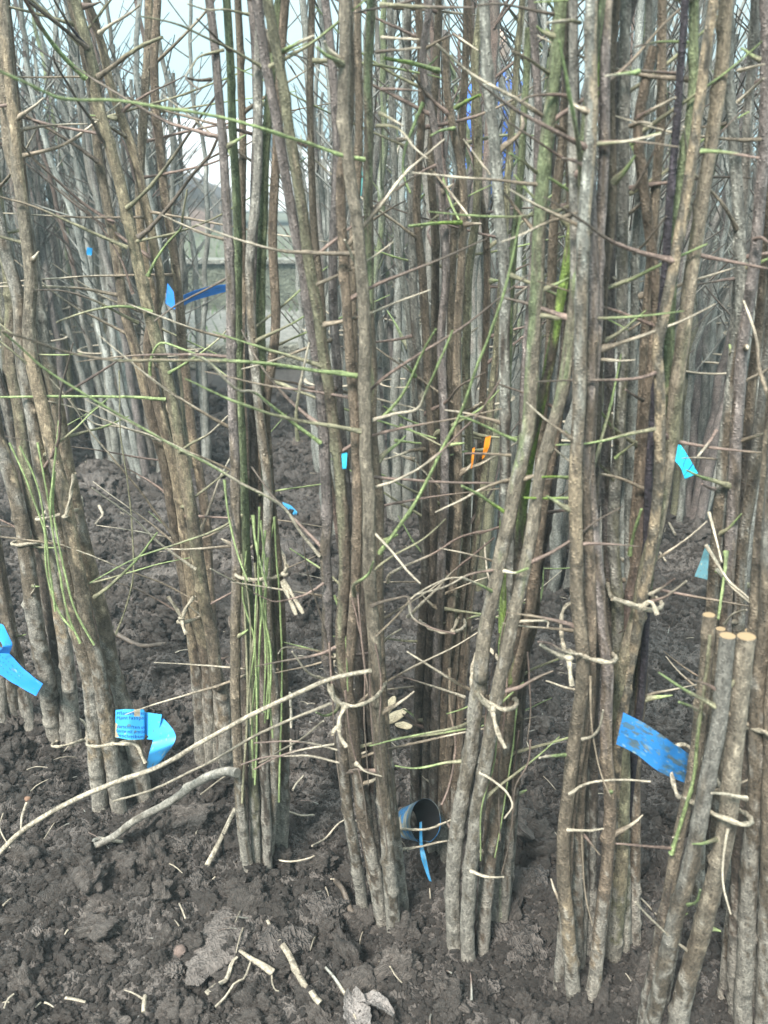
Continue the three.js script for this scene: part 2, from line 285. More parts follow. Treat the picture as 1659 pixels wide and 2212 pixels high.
function cordGeo(pts, r, closed) {
  const c = new THREE.CatmullRomCurve3(pts, closed, 'centripetal'), len = c.getLength(), n = Math.ceil(len / 0.0025), g = new THREE.TubeGeometry(c, n, r, 10, closed), p = g.attributes.position, fr = c.getSpacedPoints(n), uv = g.attributes.uv;
  for (let i = 0; i <= n; i++) for (let j = 0; j <= 10; j++) { const k = i * 11 + j, a = j / 10 * 6.28319, f = 1 + 0.2 * Math.cos(2 * a + i * 0.0025 / r * 0.55) + 0.14 * nz(i * 0.3, j % 10, r * 900), q = fr[i]; p.setXYZ(k, q.x + (p.getX(k) - q.x) * f, q.y + (p.getY(k) - q.y) * f, q.z + (p.getZ(k) - q.z) * f); uv.setXY(k, j / 10 * 0.3, i * 0.0025 / 0.05); }
  g.computeVertexNormals(); return g;
}
let b, s;

// --- edge bundle, far left, half out of view
b = bundle('L9', 'thin muddy bundle cut off by the left edge behind the large blue tag', 45, 1572);
stem(b, 27, 22, 'gg', 0, 'G20,350 G10,150 D10,2000 D-60,1700 D-120,1300', { up: 0.3, twigs: 2 });
stem(b, 28, 22, 'gb', 0.01, 'G100,340 G75,150 D60,1950 D10,1650 D-60,1200', { up: 0.3, twigs: 2 });
stem(b, 28, 22, 'bg', -0.01, 'G190,370 G150,200 D110,2050 D70,1850 D20,1600 D-40,1200', { up: 0.3, twigs: 2 });

// --- L0
b = bundle('L0', 'leaning bundle with mud coated feet directly left of the bundle with the printed tag', 145, 1600);
stem(b, 40, 24, 'gg', 0.02, 'G350,450 G310,200 G290,30 D230,1900 D170,1500 D130,1200 D60,900 D-20,650 D-60,400', { up: 0.4, mud: 0.26, tan: 1, twigs: 5 });
stem(b, 34, 20, 'go', 0.005, 'G470,460 G440,200 D400,1950 D330,1550 D230,1200 D170,900 D120,500 D70,250 A60,1800 A10,1400', { up: 0.4, mud: 0.24, tan: 1, twigs: 5 });
stem(b, 28, 18, 'kg', -0.02, 'G410,440 G380,150 D330,1900 D270,1550 D190,1150 D110,800 D30,450 D-30,250', { up: 0.4, twigs: 5 });
stem(b, 26, 18, 'og', -0.03, 'G440,430 D370,1800 D300,1500 D200,1100 D120,700 D50,300 A20,1800 A-40,1500', { up: 0.4, twigs: 4 });
twine(b, 33, 1172, 97, 1170, 6, 0.03); twine(b, 120, 1606, 184, 1598, 10, 0.035, [], { w: 7 });

// --- L1 with printed tag
b = bundle('L1', 'leaning bundle of four stems carrying the blue printed tag near its foot', 275, 1745);
stem(b, 36, 24, 'gg', 0.02, 'G620,880 G600,600 G590,400 G560,100 D530,2050 D480,1850 D430,1600 D380,1350 D320,1100 D250,850 D190,500 D140,200 A120,1900 A60,1650 A10,1450', { up: 0.4, mud: 0.24, tan: 0.9, twigs: 6 });
s = stem(b, 37, 20, 'gp', 0.03, 'G740,880 G700,600 G660,350 G630,150 D600,2050 D540,1800 D500,1550 D440,1300 D400,1050 D340,800 D290,550 D210,250 D180,0 A190,1700 A130,1200 A70,600 A15,0', { up: 0.25, mud: 0.22, tan: 0.9, twigs: 8 });
const L1b = s;
twig(s, 9, 4, 'ov', 0.05, 'D590,1665 D700,1580 D850,1420 D980,1260', 0.03);
stem(b, 37, 22, 'gg', 0.0, 'G900,800 G850,560 G790,330 G740,120 D700,2100 D650,1850 D590,1600 D540,1400 D490,1180 D440,950 D390,700 D350,450 D300,200 D270,0 A240,1900 A180,1500 A110,1100 A60,950 A30,600', { up: 0.3, mud: 0.22, tan: 0.6, twigs: 7 });
stem(b, 30, 20, 'kb', -0.03, 'G820,780 G740,450 D620,1900 D540,1550 D450,1200 D370,850 D290,500 D230,200 A220,1800 A150,1300 A100,700', { up: 0.3, twigs: 4 });
for (const t of ['D130,720 D230,950 D275,1200 D290,1500 D360,1750 D450,1870', 'D240,700 D290,1000 D330,1250 D370,1500 D430,1800 D500,1950', 'D340,880 D335,1130 D400,1480 D470,1760 D580,1960', 'D60,700 D150,900 D210,1060 D280,1250 D310,1500 D340,1750', 'D370,560 D345,800 D330,1000 D320,1150'])
  twig(L1b, 4, 5.5, 'vv', 0.005, t, 0.045);
twine(b, 88, 1118, 172, 1100, 10, 0.035, ['D405,1160 D430,1080 D450,960 D462,890'], { w: 9 }); twine(b, 198, 1605, 290, 1602, 8, 0.045, ['G700,470 G850,480 G880,540 G905,590'], { w: 8 });

// --- L2
b = bundle('L2', 'tall branching bundle with one thick green grey stem leaning left', 440, 1690);
s = stem(b, 33, 25, 'go', 0.04, 'G1420,620 G1400,350 G1370,100 D1360,2212 D1330,2000 D1290,1780 D1255,1560 D1220,1350 D1190,1120 D1150,900 D1110,650 D1060,400 D1000,158 A940,2000 A880,1750 A815,1420 A755,1150 A680,900 A600,620 A560,350 A475,0', { up: 0.2, mud: 0.14, tan: 0.5, twigs: 6 });
const L2a = s;
for (const [w, w1, c, dz, t] of [
  [9, 4, 'ok', 0.10, 'A800,1300 A900,1200 A1050,1010 A1200,800 A1300,650 A1430,450'], [10, 5, 'kk', 0.05, 'A870,1480 A980,1370 A1100,1220 A1200,1080 A1300,970 A1360,850 A1470,740'], [5, 3, 'kr', 0.05, 'A1270,1000 A1380,940 A1460,915'],
  [10, 6, 'kk', 0.08, 'A545,300 A420,200 A300,110 A200,30 A150,-20'], [6, 5, 'dk', 0.06, 'A540,290 A440,170 A380,80 A320,-20'], [12, 8, 'vr', 0.08, 'A535,480 A400,350 A280,200 A190,60 A140,-20'], [11, 8, 'go', 0.05, 'A610,480 A720,400 A820,325 A900,280 A1010,230'], [8, 4, 'ww', 0.06, 'A620,210 A700,150 A790,90 A870,20'],
  [8, 4, 'kk', 0.07, 'A640,880 A580,760 A500,650 A430,530 A350,390 A340,340'], [7, 4, 'vo', 0.04, 'A920,1720 A960,1640 A1050,1510 A1130,1420 A1140,1350 A1165,1180'], [7, 4, 'vo', 0.06, 'A940,1945 A850,1920 A700,1915 A550,1940 A400,1985 A350,2000'],
  [8, 4, 'og', 0.07, 'A790,1545 A600,1460 A400,1370 A200,1290 A0,1230 A-80,1200'], [7, 4, 'ow', 0.05, 'D1120,760 D1200,700 D1300,640 D1430,520'], [6, 3, 'ww', 0.09, 'D1210,1490 D1000,1330 D800,1150 D570,980'],
  [7, 5, 'vv', 0.05, 'D1030,430 D900,420 D700,412 D500,410 D250,410 D0,412 D-60,414'], [7, 3, 'ok', 0.06, 'A860,2010 A760,1960 A600,1880 A400,1820 A220,1810'], [6, 3, 'vw', 0.05, 'D1050,260 D1150,200 D1260,130 D1400,0 A1500,1900'], [6, 4, 'vo', 0.03, 'D930,280 D935,200 D1000,85 D1130,120 D1260,175 D1400,280 D1659,430'],
  [4, 3, 'oo', 0.02, 'D720,1890 D790,1700 D830,1500 D820,1200 D790,950 D750,600 D740,250'], [7, 4, 'kk', 0.02, 'A1660,1600 A1300,1790 A1130,1880 A960,2000'], [6, 3, 'rk', 0.02, 'A820,1830 A760,1640 A650,1440 A560,1330 A480,1260 A380,1180'],
]) twig(s, w, w1, c, dz, t, 0.045);
s = stem(b, 28, 20, 'bt', 0.0, 'G1250,540 G1230,150 D1200,1900 D1160,1600 D1110,1350 D1060,1050 D1020,800 D950,550 D890,300 D840,100 A790,2000 A720,1600 A660,1250 A610,950 A570,600 A500,250 A430,0', { up: 0.2, tan: 1, twigs: 5 });
for (const [w, w1, c, dz, t] of [[9, 6, 'kg', 0.06, 'A610,1010 A460,900 A250,770 A100,690 A0,650 A-60,620'], [8, 4, 'rg', 0.06, 'A710,1390 A550,1290 A400,1170 A300,1080 A200,980 A130,880 A110,750'], [6, 3, 'gw', 0.06, 'D1090,1290 D970,1130 D850,960 D700,780 D550,610 D450,460 D300,300'], [5, 3, 'rk', 0.05, 'D1125,1770 D1000,1690 D850,1610 D600,1540'], [5, 3, 'ww', 0.05, 'D1000,690 D900,640 D740,600 D600,580 D500,500 D440,420'], [5, 3, 'ww', 0.05, 'D1000,690 D860,640 D650,560 D490,490 D250,430']]) twig(s, w, w1, c, dz, t, 0.01);
s = stem(b, 27, 18, 'bb', 0.01, 'G1310,560 G1290,150 D1260,1950 D1215,1750 D1180,1500 D1140,1250 D1100,950 D1040,700 D980,450 D920,100 A1000,1800 A950,1500 A900,1250 A830,950 A760,750 A690,540 A640,300 A590,150 A540,0', { up: 0.2, tan: 1, twigs: 5 });
s = stem(b, 24, 20, 'bb', -0.02, 'G1380,560 G1350,100 D1320,1850 D1300,1500 D1285,1200 D1240,900 D1200,650 D1160,350 D1130,60 A1120,1950 A1090,1650 A1050,1350 A1010,1050 A985,780 A960,560 A955,300 A975,0', { up: 0.2, tan: 1, twigs: 5 });
stem(b, 22, 22, 'ot', -0.03, 'G1340,560 D1290,1800 D1250,1450 D1200,1100 D1130,800 D1040,450 A960,1900 A890,1550 A870,1250 A880,900 A905,600 A920,300 A925,0', { up: 0.2, tan: 1, twigs: 4 });
twine(b, 388, 1342, 436, 1334, 6, 0.03, ['D1130,1790 D1090,1720 D1045,1660', 'D1130,1790 D1170,1710 D1210,1655', 'D1130,1800 D1140,1850 D1160,1890'], { w: 9 });

// --- L3 dark bundle
b = bundle('L3', 'dark upright bundle with loose green whips under its cord', 572, 1890);
s = stem(b, 26, 21, 'gr', 0.03, '540,1885 520,1760 513,1600 508,1420 511,1250 506,1000 500,800 493,500 481,300 466,150 452,0', { up: 0.2, twigs: 8 });
for (const [w, w1, c, dz, t] of [[7, 4, 'kk', 0.05, 'A1310,490 A1240,500 A1160,490 A1200,530 A1245,560'], [6, 3, 'ow', 0.05, 'A1390,315 A1240,350 A1190,410 A1150,480'], [6, 4, 'kk', 0.05, 'A1440,310 A1340,230 A1220,120'], [7, 4, 'oo', 0.06, 'A1640,420 A1480,330 A1300,240 A1100,150 A870,105'], [6, 4, 'ow', 0.05, 'A1550,90 A1400,60 A1300,65 A1165,30'], [5, 3, 'ow', 0.06, 'D1659,1680 D1500,1590 D1310,1490'], [5, 4, 'vv', 0.03, 'D1400,930 D1420,1150 D1480,1400 D1540,1560'], [6, 5, 'vv', 0.03, 'D1575,1150 D1590,1300 D1620,1450 D1659,1600']]) twig(s, w, w1, c, dz, t, 0.03);
const L3a = s;
stem(b, 23, 20, 'oG', 0.01, '556,1875 547,1600 537,1250 524,1000 515,700 510,400 498,200 486,0', { up: 0.2, mid: 0.25, twigs: 5 });
stem(b, 23, 20, 'kr', 0.0, '578,1885 575,1700 566,1400 558,1250 548,1000 540,750 546,500 553,300 548,100 541,0', { up: 0.2, twigs: 5 });
stem(b, 25, 22, 'bG', -0.01, '598,1850 598,1600 590,1250 573,1000 562,700 565,450 577,250 595,80 607,0', { up: 0.2, mid: 0.25, twigs: 5 });
stem(b, 24, 20, 'bb', 0.015, 'H180,1160 H190,800 H190,300 H180,0 E170,1900 E150,1500 E110,1150 E90,800 E70,500 595,700 588,500 600,300', { up: 0.3, twigs: 4 });
stem(b, 24, 20, 'gg', 0.025, 'H90,1220 H110,900 H130,600 H125,200 H100,0 E90,1900 E80,1400 D1659,900 D1600,400 A1560,1900 A1560,1500 A1600,1100 A1610,500', { up: 0.3, twigs: 4 });
stem(b, 22, 18, 'kk', -0.03, '565,1870 560,1600 560,1250 560,900 556,500 560,0', { up: 0.2, twigs: 2 });
stem(b, 22, 18, 'kk', -0.02, '530,1860 528,1600 530,1250 530,900 525,500 515,0', { up: 0.2, twigs: 2 });
{ const R = rngOf(501); for (let i = 0; i < 12; i++) { const x0 = 505 + R() * 100, y0 = 1080 + R() * 200, x1 = x0 + (R() - 0.5) * 40, y1 = 1420 + R() * 330; twig(L3a, 4, 4 + R() * 2, R() < 0.7 ? 'vv' : 'oo', 0.01, `${x0},${y0} ${lerp(x0, x1, .3) + (R() - .5) * 26},${lerp(y0, y1, .33)} ${lerp(x0, x1, .6) + (R() - .5) * 34},${lerp(y0, y1, .66)} ${x1},${y1}`, 0.02 + 0.035 * R()); } }
twine(b, 509, 1232, 617, 1240, 16, 0.05, ['615,1240 620,1222', '612,1252 640,1300 655,1325', '608,1255 628,1300 640,1328'], { w: 10 });

// --- M1 middle bundle
b = bundle('M1', 'brown middle bundle with a cord hanging down its front', 815, 1995);
s = stem(b, 27, 23, 'gr', 0.015, 'H690,1530 H650,1280 H610,1050 H575,800 H550,500 H530,150 E470,2150 E450,1900 E455,1600 E440,1400 E455,1150 E440,850 E425,500 E395,200 B340,1950 B300,1650 B240,1330 B185,1000 B120,650 B65,350 B15,0', { up: 0.2, mid: 0.35, twigs: 8 });
const M1a = s;
for (const [w, w1, c, dz, t] of [[8, 5, 'vw', 0.10, 'E410,700 E250,580 E100,450 E0,370 D1480,360 D1300,195 D1180,140'], [7, 5, 'wv', 0.12, 'E415,1400 E300,1270 E180,1100 E80,1030 D1500,950 D1300,830 D1100,730 D800,560 D550,410 D280,240 D100,90 D-20,0'], [5, 3, 'rr', 0.04, 'E430,1570 E330,1640 E200,1680 E120,1690 E0,1640'], [5, 3, 'kk', 0.04, 'E480,2080 E420,1800 E340,1560 E300,1300'], [5, 3, 'gw', 0.05, 'E490,2040 E380,2000 E250,1980 E180,1980 E150,2010'], [8, 5, 'ow', 0.02, 'E270,690 E260,550 E290,350 E350,80']]) twig(s, w, w1, c, dz, t, 0.02);
s = stem(b, 29, 24, 'bo', 0.03, 'H800,1590 H770,1350 H720,1080 H660,800 H620,500 H600,250 E560,2150 E540,1900 E560,1600 E555,1250 E530,900 E500,650 E465,400 E430,150 B390,1900 B340,1600 B290,1250 B240,900 B180,500 B130,250 B80,0', { up: 0.2, mid: 0.5, twigs: 7 });
twig(s, 6, 3, 'ww', 0.04, 'H640,590 H700,640 H800,670', 0.04);
s = stem(b, 32, 27, 'gp', 0.055, 'H870,1630 H850,1350 H830,1100 H810,850 H790,600 H760,250 E750,2150 E740,1900 E725,1600 E720,1300 E715,1000 E695,800 E700,600 E690,300 E690,100 B680,1950 B660,1650 B640,1400 B600,1150 B575,900 B560,600 B570,300 B570,0', { up: 0.2, mid: 0.4, twigs: 9, mud: 0.14 });
const M1c = s;
for (const [w, w1, c, dz, t] of [[9, 5, 'vg', 0.14, 'E640,280 E400,250 E150,215 E0,200 D1300,180 D1000,185 D720,190 D420,140 D290,100 D150,50 D0,0'], [8, 6, 'vv', 0.14, 'B690,985 B550,960 B300,880 B150,840 B0,790 A1300,710 A1000,670 A720,630 A480,630 A350,610 A200,540 A0,450 A-60,430'], [7, 4, 'ww', 0.05, 'E690,1200 E850,1370 E950,1500 E1030,1580'], [8, 4, 'kk', 0.05, 'E740,1720 E820,1690 E900,1670 E960,1665 E980,1760'], [6, 4, 'wr', 0.06, 'E750,970 E900,920 E1100,800 E1300,620 E1400,530 E1540,310'], [7, 5, 'wv', 0.05, 'E740,560 E880,520 E1020,490 E1070,380 E1120,270 E1230,0'], [7, 5, 'vv', 0.04, 'E800,540 E930,390 E1050,150 E1140,0'], [9, 5, 'vv', 0.08, 'E780,1390 E930,1180 E1080,930 E1200,700 E1300,480 E1390,200 E1470,0 B1560,1800 B1659,1350'], [5, 3, 'gw', 0.03, 'E760,1900 E900,1760 E1000,1650 E1200,1550 E1300,1540'], [6, 3, 'oo', 0.03, 'E700,1530 E850,1420 E1060,1300 E1200,1180']]) twig(s, w, w1, c, dz, t, 0.05);
s = stem(b, 26, 22, 'gG', 0.01, 'H930,1520 H900,1250 H870,900 H830,500 H800,100 E780,1900 E770,1500 E775,1000 E745,700 E735,300 B715,2000 B710,1600 B715,1200 B725,800 B720,400 B735,0', { up: 0.2, mid: 0.75, twigs: 8 });
for (const [w, w1, c, dz, t] of [[9, 5, 'ok', 0.03, 'B785,40 B950,38 B1150,40 B1370,42'], [6, 4, 'ow', 0.04, 'B760,790 B860,795 B920,830 B1000,930 B1080,1000'], [7, 4, 'ow', 0.02, 'B780,710 B860,750 B930,790'], [7, 4, 'kw', 0.03, 'B760,325 B900,310 B1040,290'], [6, 3, 'ww', 0.03, 'B790,225 B900,235 B1030,245'], [6, 4, 'rk', 0.03, 'B790,550 B900,555 B1040,575'], [9, 6, 'vw', 0.04, 'B170,315 B260,270 B370,215']]) twig(s, w, w1, c, dz, t, 0.02);
stem(b, 26, 22, 'bb', 0.04, 'H760,1400 H690,1000 H640,650 H600,300 H590,50 E600,2000 E620,1650 E640,1300 E650,1000 E640,750 E620,400 B580,1900 B560,1500 B545,1150 B600,700 B610,300 B600,0', { up: 0.2, mid: 0.5, twigs: 5, mud: 0.06 });
stem(b, 24, 20, 'kr', -0.02, 'H740,1400 H700,900 H670,400 E650,1900 E600,1400 E570,900 E520,400 B500,1900 B500,1500 B510,1100 B500,600 B470,250 B440,0', { up: 0.2, twigs: 5 });
stem(b, 22, 18, 'kk', -0.01, 'H850,1400 H780,700 H720,200 E690,1700 E670,1200 E650,700 E620,200 B610,1700 B650,1000 B640,400 B640,0', { up: 0.2, twigs: 3 });
stem(b, 20, 16, 'rk', -0.035, 'H780,1400 H720,700 E640,1900 E540,1300 E440,700 B420,1900 B380,1500 B350,900 B350,400 B370,0', { up: 0.2, twigs: 4 });
{ const R = rngOf(502); for (let i = 0; i < 8; i++) { const x0 = 705 + R() * 110, y0 = 1250 + R() * 250, y1 = y0 + 200 + R() * 250, x1 = x0 + R() * 50; twig(M1c, 4, 3, R() < 0.3 ? 'vv' : 'rk', 0.01, `${x0},${y0} ${lerp(x0, x1, .4) + (R() - .5) * 20},${lerp(y0, y1, .33)} ${lerp(x0, x1, .6) + (R() - .5) * 20},${lerp(y0, y1, .66)} ${x1},${y1}`, R() * 0.05); } }
twine(b, 712, 1478, 832, 1475, 48, 0.09, ['H565,240 H540,290 H530,330 H535,420 H575,490', 'H540,350 H500,385 H488,410', 'H555,235 H500,180 H480,105'], { w: 9 });

// --- M2 second row, behind centre
b = bundle('M2', 'dense shaded bundle in the second row with the curled blue band at its foot', 935, 1850);
const M2 = [
  ['kg', 24, 18, 'H1000,960 H1010,600 H1020,300 E1020,2212 E1045,1900 E1070,1500 E1070,1000 E1060,600 E1030,200 B1010,2150 B985,1800 B975,1400 B980,1000 B965,600 B965,0', 0.02],
  ['kb', 22, 18, 'H1060,1000 H1070,500 E1080,2100 E1110,1700 E1120,1300 E1110,800 E1090,400 B1080,2150 B1055,1750 B1015,1300 B1030,900 B1040,500 B1030,0', 0.03],
  ['kr', 23, 17, 'H1110,1100 H1120,500 E1140,2150 E1160,1700 E1170,1300 E1190,800 E1170,300 B1170,2050 B1195,1700 B1170,1300 B1130,800 B1065,400 B1095,0', 0.045],
  ['bk', 22, 18, 'H1160,1150 H1170,500 E1190,2100 E1240,1600 E1270,1100 E1270,600 E1260,200 B1270,2000 B1300,1500 B1300,1100 B1240,800 B1195,550 B1195,230', 0.04],
  ['bo', 24, 19, 'H1190,1200 H1200,600 E1240,2150 E1290,1600 E1320,1200 E1330,700 E1320,300 B1330,2050 B1340,1700 B1390,1300 B1400,800 B1385,400 B1420,0', 0.0],
  ['kk', 24, 18, 'H1140,1100 H1150,500 E1170,2000 E1210,1500 E1230,1000 E1220,500 B1220,2000 B1240,1500 B1290,1000 B1310,500 B1320,0', -0.03],
  ['kk', 24, 18, 'H1080,1050 H1090,500 E1110,2000 E1150,1500 E1150,1000 E1130,500 B1130,2000 B1120,1500 B1100,1000 B1130,500 B1150,0', -0.03],
  ['bb', 22, 16, 'H1230,1200 H1260,600 E1310,2100 E1350,1600 E1390,1000 E1420,500 B1450,2000 B1440,1500 B1380,1000 B1370,500 B1330,0', -0.02],
  ['ks', 20, 16, 'H1030,1000 H1040,500 E1050,2000 E1080,1500 E1030,1000 E1000,500 B960,2000 B900,1500 B870,1000 B860,500 B850,0', -0.04],
  ['bo', 22, 16, 'H1210,1150 H1250,500 E1300,1900 E1360,1400 E1440,900 E1480,400 B1530,1900 B1560,1400 B1600,900 B1640,400 B1659,200', -0.01],
];
for (const [c, w0, w1, t, dz] of M2) { s = stem(b, w0, w1, c, dz, t, { up: t.endsWith('230') ? 0 : 0.15, twigs: 8, mud: 0.08 }); if (dz === 0.045) b.front = s; }
for (const [w, w1, c, dz, t] of [[10, 8, 'vy', 0.05, 'B1140,440 B1000,400 B820,365'], [9, 7, 'vy', 0.04, 'B1260,670 B1340,630 B1410,605'], [7, 5, 'vv', 0.04, 'B1250,810 B1180,820 B1110,850'], [8, 7, 'yv', 0.03, 'B1285,1390 B1150,1388 B960,1402'], [6, 4, 'rg', 0.04, 'B1140,1025 B1060,1060 B960,1130 B890,1190'], [6, 4, 'gw', 0.04, 'B1110,1050 B1220,1200 B1340,1360'], [6, 5, 'vv', 0.03, 'B1165,1080 B1220,1250 B1275,1370'], [7, 5, 'vv', 0.04, 'B1050,640 B980,800 B930,950 B925,1080 B970,1200'], [5, 3, 'gk', 0.03, 'B740,1360 B850,1290 B950,1235'], [7, 5, 'vw', 0.03, 'E1000,280 E950,220 E895,170'], [6, 4, 'vv', 0.03, 'E880,685 E960,695 E1040,705'], [6, 4, 'vo', 0.03, 'E910,590 E1030,650 E1170,720'], [7, 4, 'wr', 0.08, 'E830,1565 E850,1510 E1100,1390 E1280,1280 E1490,1240'], [7, 4, 'wr', 0.08, 'E960,1785 E1150,1600 E1300,1450 E1490,1290'], [6, 4, 'wr', 0.05, 'E960,1660 E980,1780 E1100,1850 E1250,1890'], [6, 3, 'wr', 0.05, 'H1310,180 H1150,130 H1000,80 H870,45'], [7, 4, 'ww', 0.06, 'H870,1000 H1000,1005 H1100,990 H1230,945'], [6, 4, 'ww', 0.06, 'H890,1130 H1050,1105 H1200,1080'], [7, 5, 'gr', 0.04, 'H1220,0 H1220,250 H1250,450 H1240,600 H1210,750 H1170,850'], [7, 5, 'gk', 0.02, 'B1060,300 B1150,250 B1230,215'], [5, 3, 'kw', 0.02, 'B1230,215 B1300,260 B1390,320']]) twig(b.front, w, w1, c, dz, t, 0.045);
twine(b, E(1030), 1340, E(1310), 1344, 24, 0.06, ['E1240,1870 E1255,1830 E1270,1790'], { w: 8 });
function E(u) { return 548.6 + u * 0.3472; }

// --- M3 mud crusted bundle right of centre
b = bundle('M3', 'bundle with thick pale mud crust on its feet and a knotted cord', 1010, 2065);
s = stem(b, 35, 30, 'pG', 0.035, 'H1245,1740 H1240,1500 H1245,1250 H1265,1000 H1290,800 H1330,550 H1370,300 H1410,50 E1410,2150 E1440,1850 E1490,1600 E1540,1350 E1590,1150 E1630,950 1140,930 1150,780 1158,600 1170,420 1192,200 1215,0', { up: 0.2, mid: 0.62, mud: 0.4, twigs: 8 });
const M3a = s;
for (const [w, w1, c, dz, t] of [[7, 6, 'yv', 0.03, 'E1560,1130 E1430,1040 E1290,960'], [6, 5, 'gr', 0.03, 'E1595,770 E1450,770 E1320,772'], [7, 5, 'vv', 0.03, 'E1625,685 E1500,630 E1370,570 E1280,540'], [7, 5, 'vw', 0.04, 'E1490,1630 E1400,1580 E1290,1530'], [6, 3, 'rw', 0.05, 'E1510,1490 E1350,1520 E1200,1600 E1000,1650'], [6, 4, 'rk', 0.03, 'C460,1040 C330,960 C220,885 C40,760'], [7, 6, 'vv', 0.02, 'C470,1235 C400,1180 C300,1110'], [6, 4, 'ov', 0.03, 'C215,1070 C140,1010 C50,955'], [8, 5, 'rk', 0.03, 'C440,600 C300,590 C180,605 C120,640'], [7, 5, 'kk', 0.03, 'C330,95 C200,70 C0,30 B1400,40'], [6, 4, 'gw', 0.04, 'C500,130 C400,130 C280,145'], [8, 5, 'og', 0.04, 'C310,450 C200,380 C70,310'], [7, 4, 'ww', 0.03, 'H1350,1255 H1430,1290 H1500,1300 H1555,1300'], [6, 4, 'ww', 0.04, 'H1400,650 H1500,710 H1570,770 H1610,850 H1560,930']]) twig(s, w, w1, c, dz, t, 0.035);
s = stem(b, 33, 24, 'pG', 0.05, 'H1330,1800 H1330,1500 H1350,1200 H1380,950 H1410,750 H1450,500 H1500,250 E1520,2212 E1570,2000 E1620,1750 E1659,1550 1140,1180 1172,1000 1212,850 1236,700 1248,560', { up: 0.25, mid: 0.75, mud: 0.34, twigs: 6 });
twig(s, 7, 5, 'vy', 0.02, 'F430,910 F340,908 F250,912', 0.04); twig(s, 6, 5, 'vy', 0.02, 'F430,1045 F300,1045 F150,1043', 0.04); twig(s, 7, 5, 'wv', 0.02, 'F20,1500 F90,1510 F170,1480', 0.05); twig(s, 6, 4, 'ww', 0.03, 'F110,1815 F200,1810 F300,1815 F300,1850', 0.05);
stem(b, 28, 22, 'by', 0.01, 'H1420,1700 H1440,1300 H1490,800 H1540,300 E1620,1900 1118,1280 1128,1100 1142,980 1170,850 1200,700 1228,545 1250,420', { up: 0.25, twigs: 5, mid: 0.6 });
stem(b, 30, 22, 'bb', 0.0, 'H1430,1750 H1450,1400 H1490,1000 H1530,700 H1590,300 E1659,1950 1145,1300 1165,1150 1190,980 1215,820 1232,600 1230,300 1215,100', { up: 0.25, twigs: 6 });
stem(b, 28, 24, 'ks', -0.01, 'H1480,1600 H1500,1200 H1520,800 H1560,400 E1600,2000 E1600,1500 E1560,1100 E1570,600 E1565,0 B1560,1800 B1530,1400 B1495,900 B1450,500 B1420,0', { up: 0.25, twigs: 6 });
stem(b, 26, 20, 'bk', -0.03, 'H1540,1600 H1570,1200 H1620,700 E1659,2100 1150,1350 1160,1150 1168,950 1190,700 1200,450 1225,200 1235,0', { up: 0.25, twigs: 5 });
stem(b, 24, 18, 'kr', -0.03, 'H1500,1600 H1560,1000 H1600,500 E1630,1900 E1659,1500 1125,1050 1130,850 1150,600 1165,300 1150,0', { up: 0.25, twigs: 5 });
stem(b, 24, 20, 'kr', -0.035, '1090,1980 1120,1600 1150,1300 1195,1050 1215,800 1235,500 1245,250 1240,0', { up: 0.25, twigs: 6 });
stem(b, 22, 16, 'yG', -0.05, '1075,1990 1085,1500 1090,1100 1100,700 1120,400 1135,200 1140,60', { twigs: 6 });
{ const R = rngOf(503); for (let i = 0; i < 10; i++) { const x0 = 1040 + R() * 110, y0 = 1250 + R() * 400, y1 = y0 + 150 + R() * 250, x1 = x0 - R() * 60; twig(M3a, 4, 3, R() < 0.3 ? 'vv' : 'rk', 0.01, `${x0},${y0} ${lerp(x0, x1, .4) + (R() - .5) * 24},${lerp(y0, y1, .33)} ${lerp(x0, x1, .6) + (R() - .5) * 24},${lerp(y0, y1, .66)} ${x1},${y1}`, R() * 0.05 - 0.02); } }
twine(b, 1021, 1490, 1110, 1508, 32, 0.06, ['H1480,250 H1500,340 H1530,430 H1565,495', 'H1470,250 H1420,200 H1380,140'], { w: 11 });

// --- R1
b = bundle('R1', 'upright grey bundle with a flat cord round four stems and bare interior', 1260, 2120);
s = stem(b, 33, 30, 'gs', 0.04, 'I450,2060 I425,1800 I405,1600 I385,1300 I385,1050 I400,850 I430,600 I470,350 I510,100 F500,1950 F470,1700 F470,1400 F460,1100 F465,800 F480,400 F490,100 C500,1900 C510,1650 C530,1300 C550,1000 C570,600 C560,250 C565,0', { up: 0.2, mid: 0.7, tan: 0.8, twigs: 8, mud: 0.1 });
const R1a = s;
for (const [w, w1, c, dz, t] of [[6, 4, 'ww', 0.03, 'I430,780 I520,720 I640,695 I780,690 I930,700'], [6, 4, 'ww', 0.03, 'I420,1005 I520,1010 I640,998'], [7, 5, 'ow', 0.03, 'C600,885 C680,880 C780,870 C990,820'], [6, 4, 'wr', 0.03, 'F500,2010 F400,1995 F300,1950 F230,1940'], [6, 4, 'ww', 0.03, 'I500,435 I560,420 I610,360 I640,260'], [5, 3, 'gg', 0.02, 'I560,50 I570,400 I620,650 I680,790'], [5, 3, 'gg', 0.02, 'I500,1000 I510,1300 I530,1450 I565,1600'], [7, 5, 'vw', 0.03, 'I400,545 I330,545 I250,555'], [5, 3, 'rg', 0.03, 'I510,1040 I560,1100 I610,1160']]) twig(s, w, w1, c, dz, t, 0.045);
s = stem(b, 31, 24, 'br', 0.02, 'I560,2080 I590,1850 I630,1500 I660,1200 I680,850 I660,500 I650,200 F650,2100 F620,1800 F600,1500 F565,1200 F550,900 F565,600 F590,250 C600,1900 C610,1400 C640,900 C650,500 C650,0', { up: 0.2, twigs: 7, mud: 0.12, tan: 0.5 });
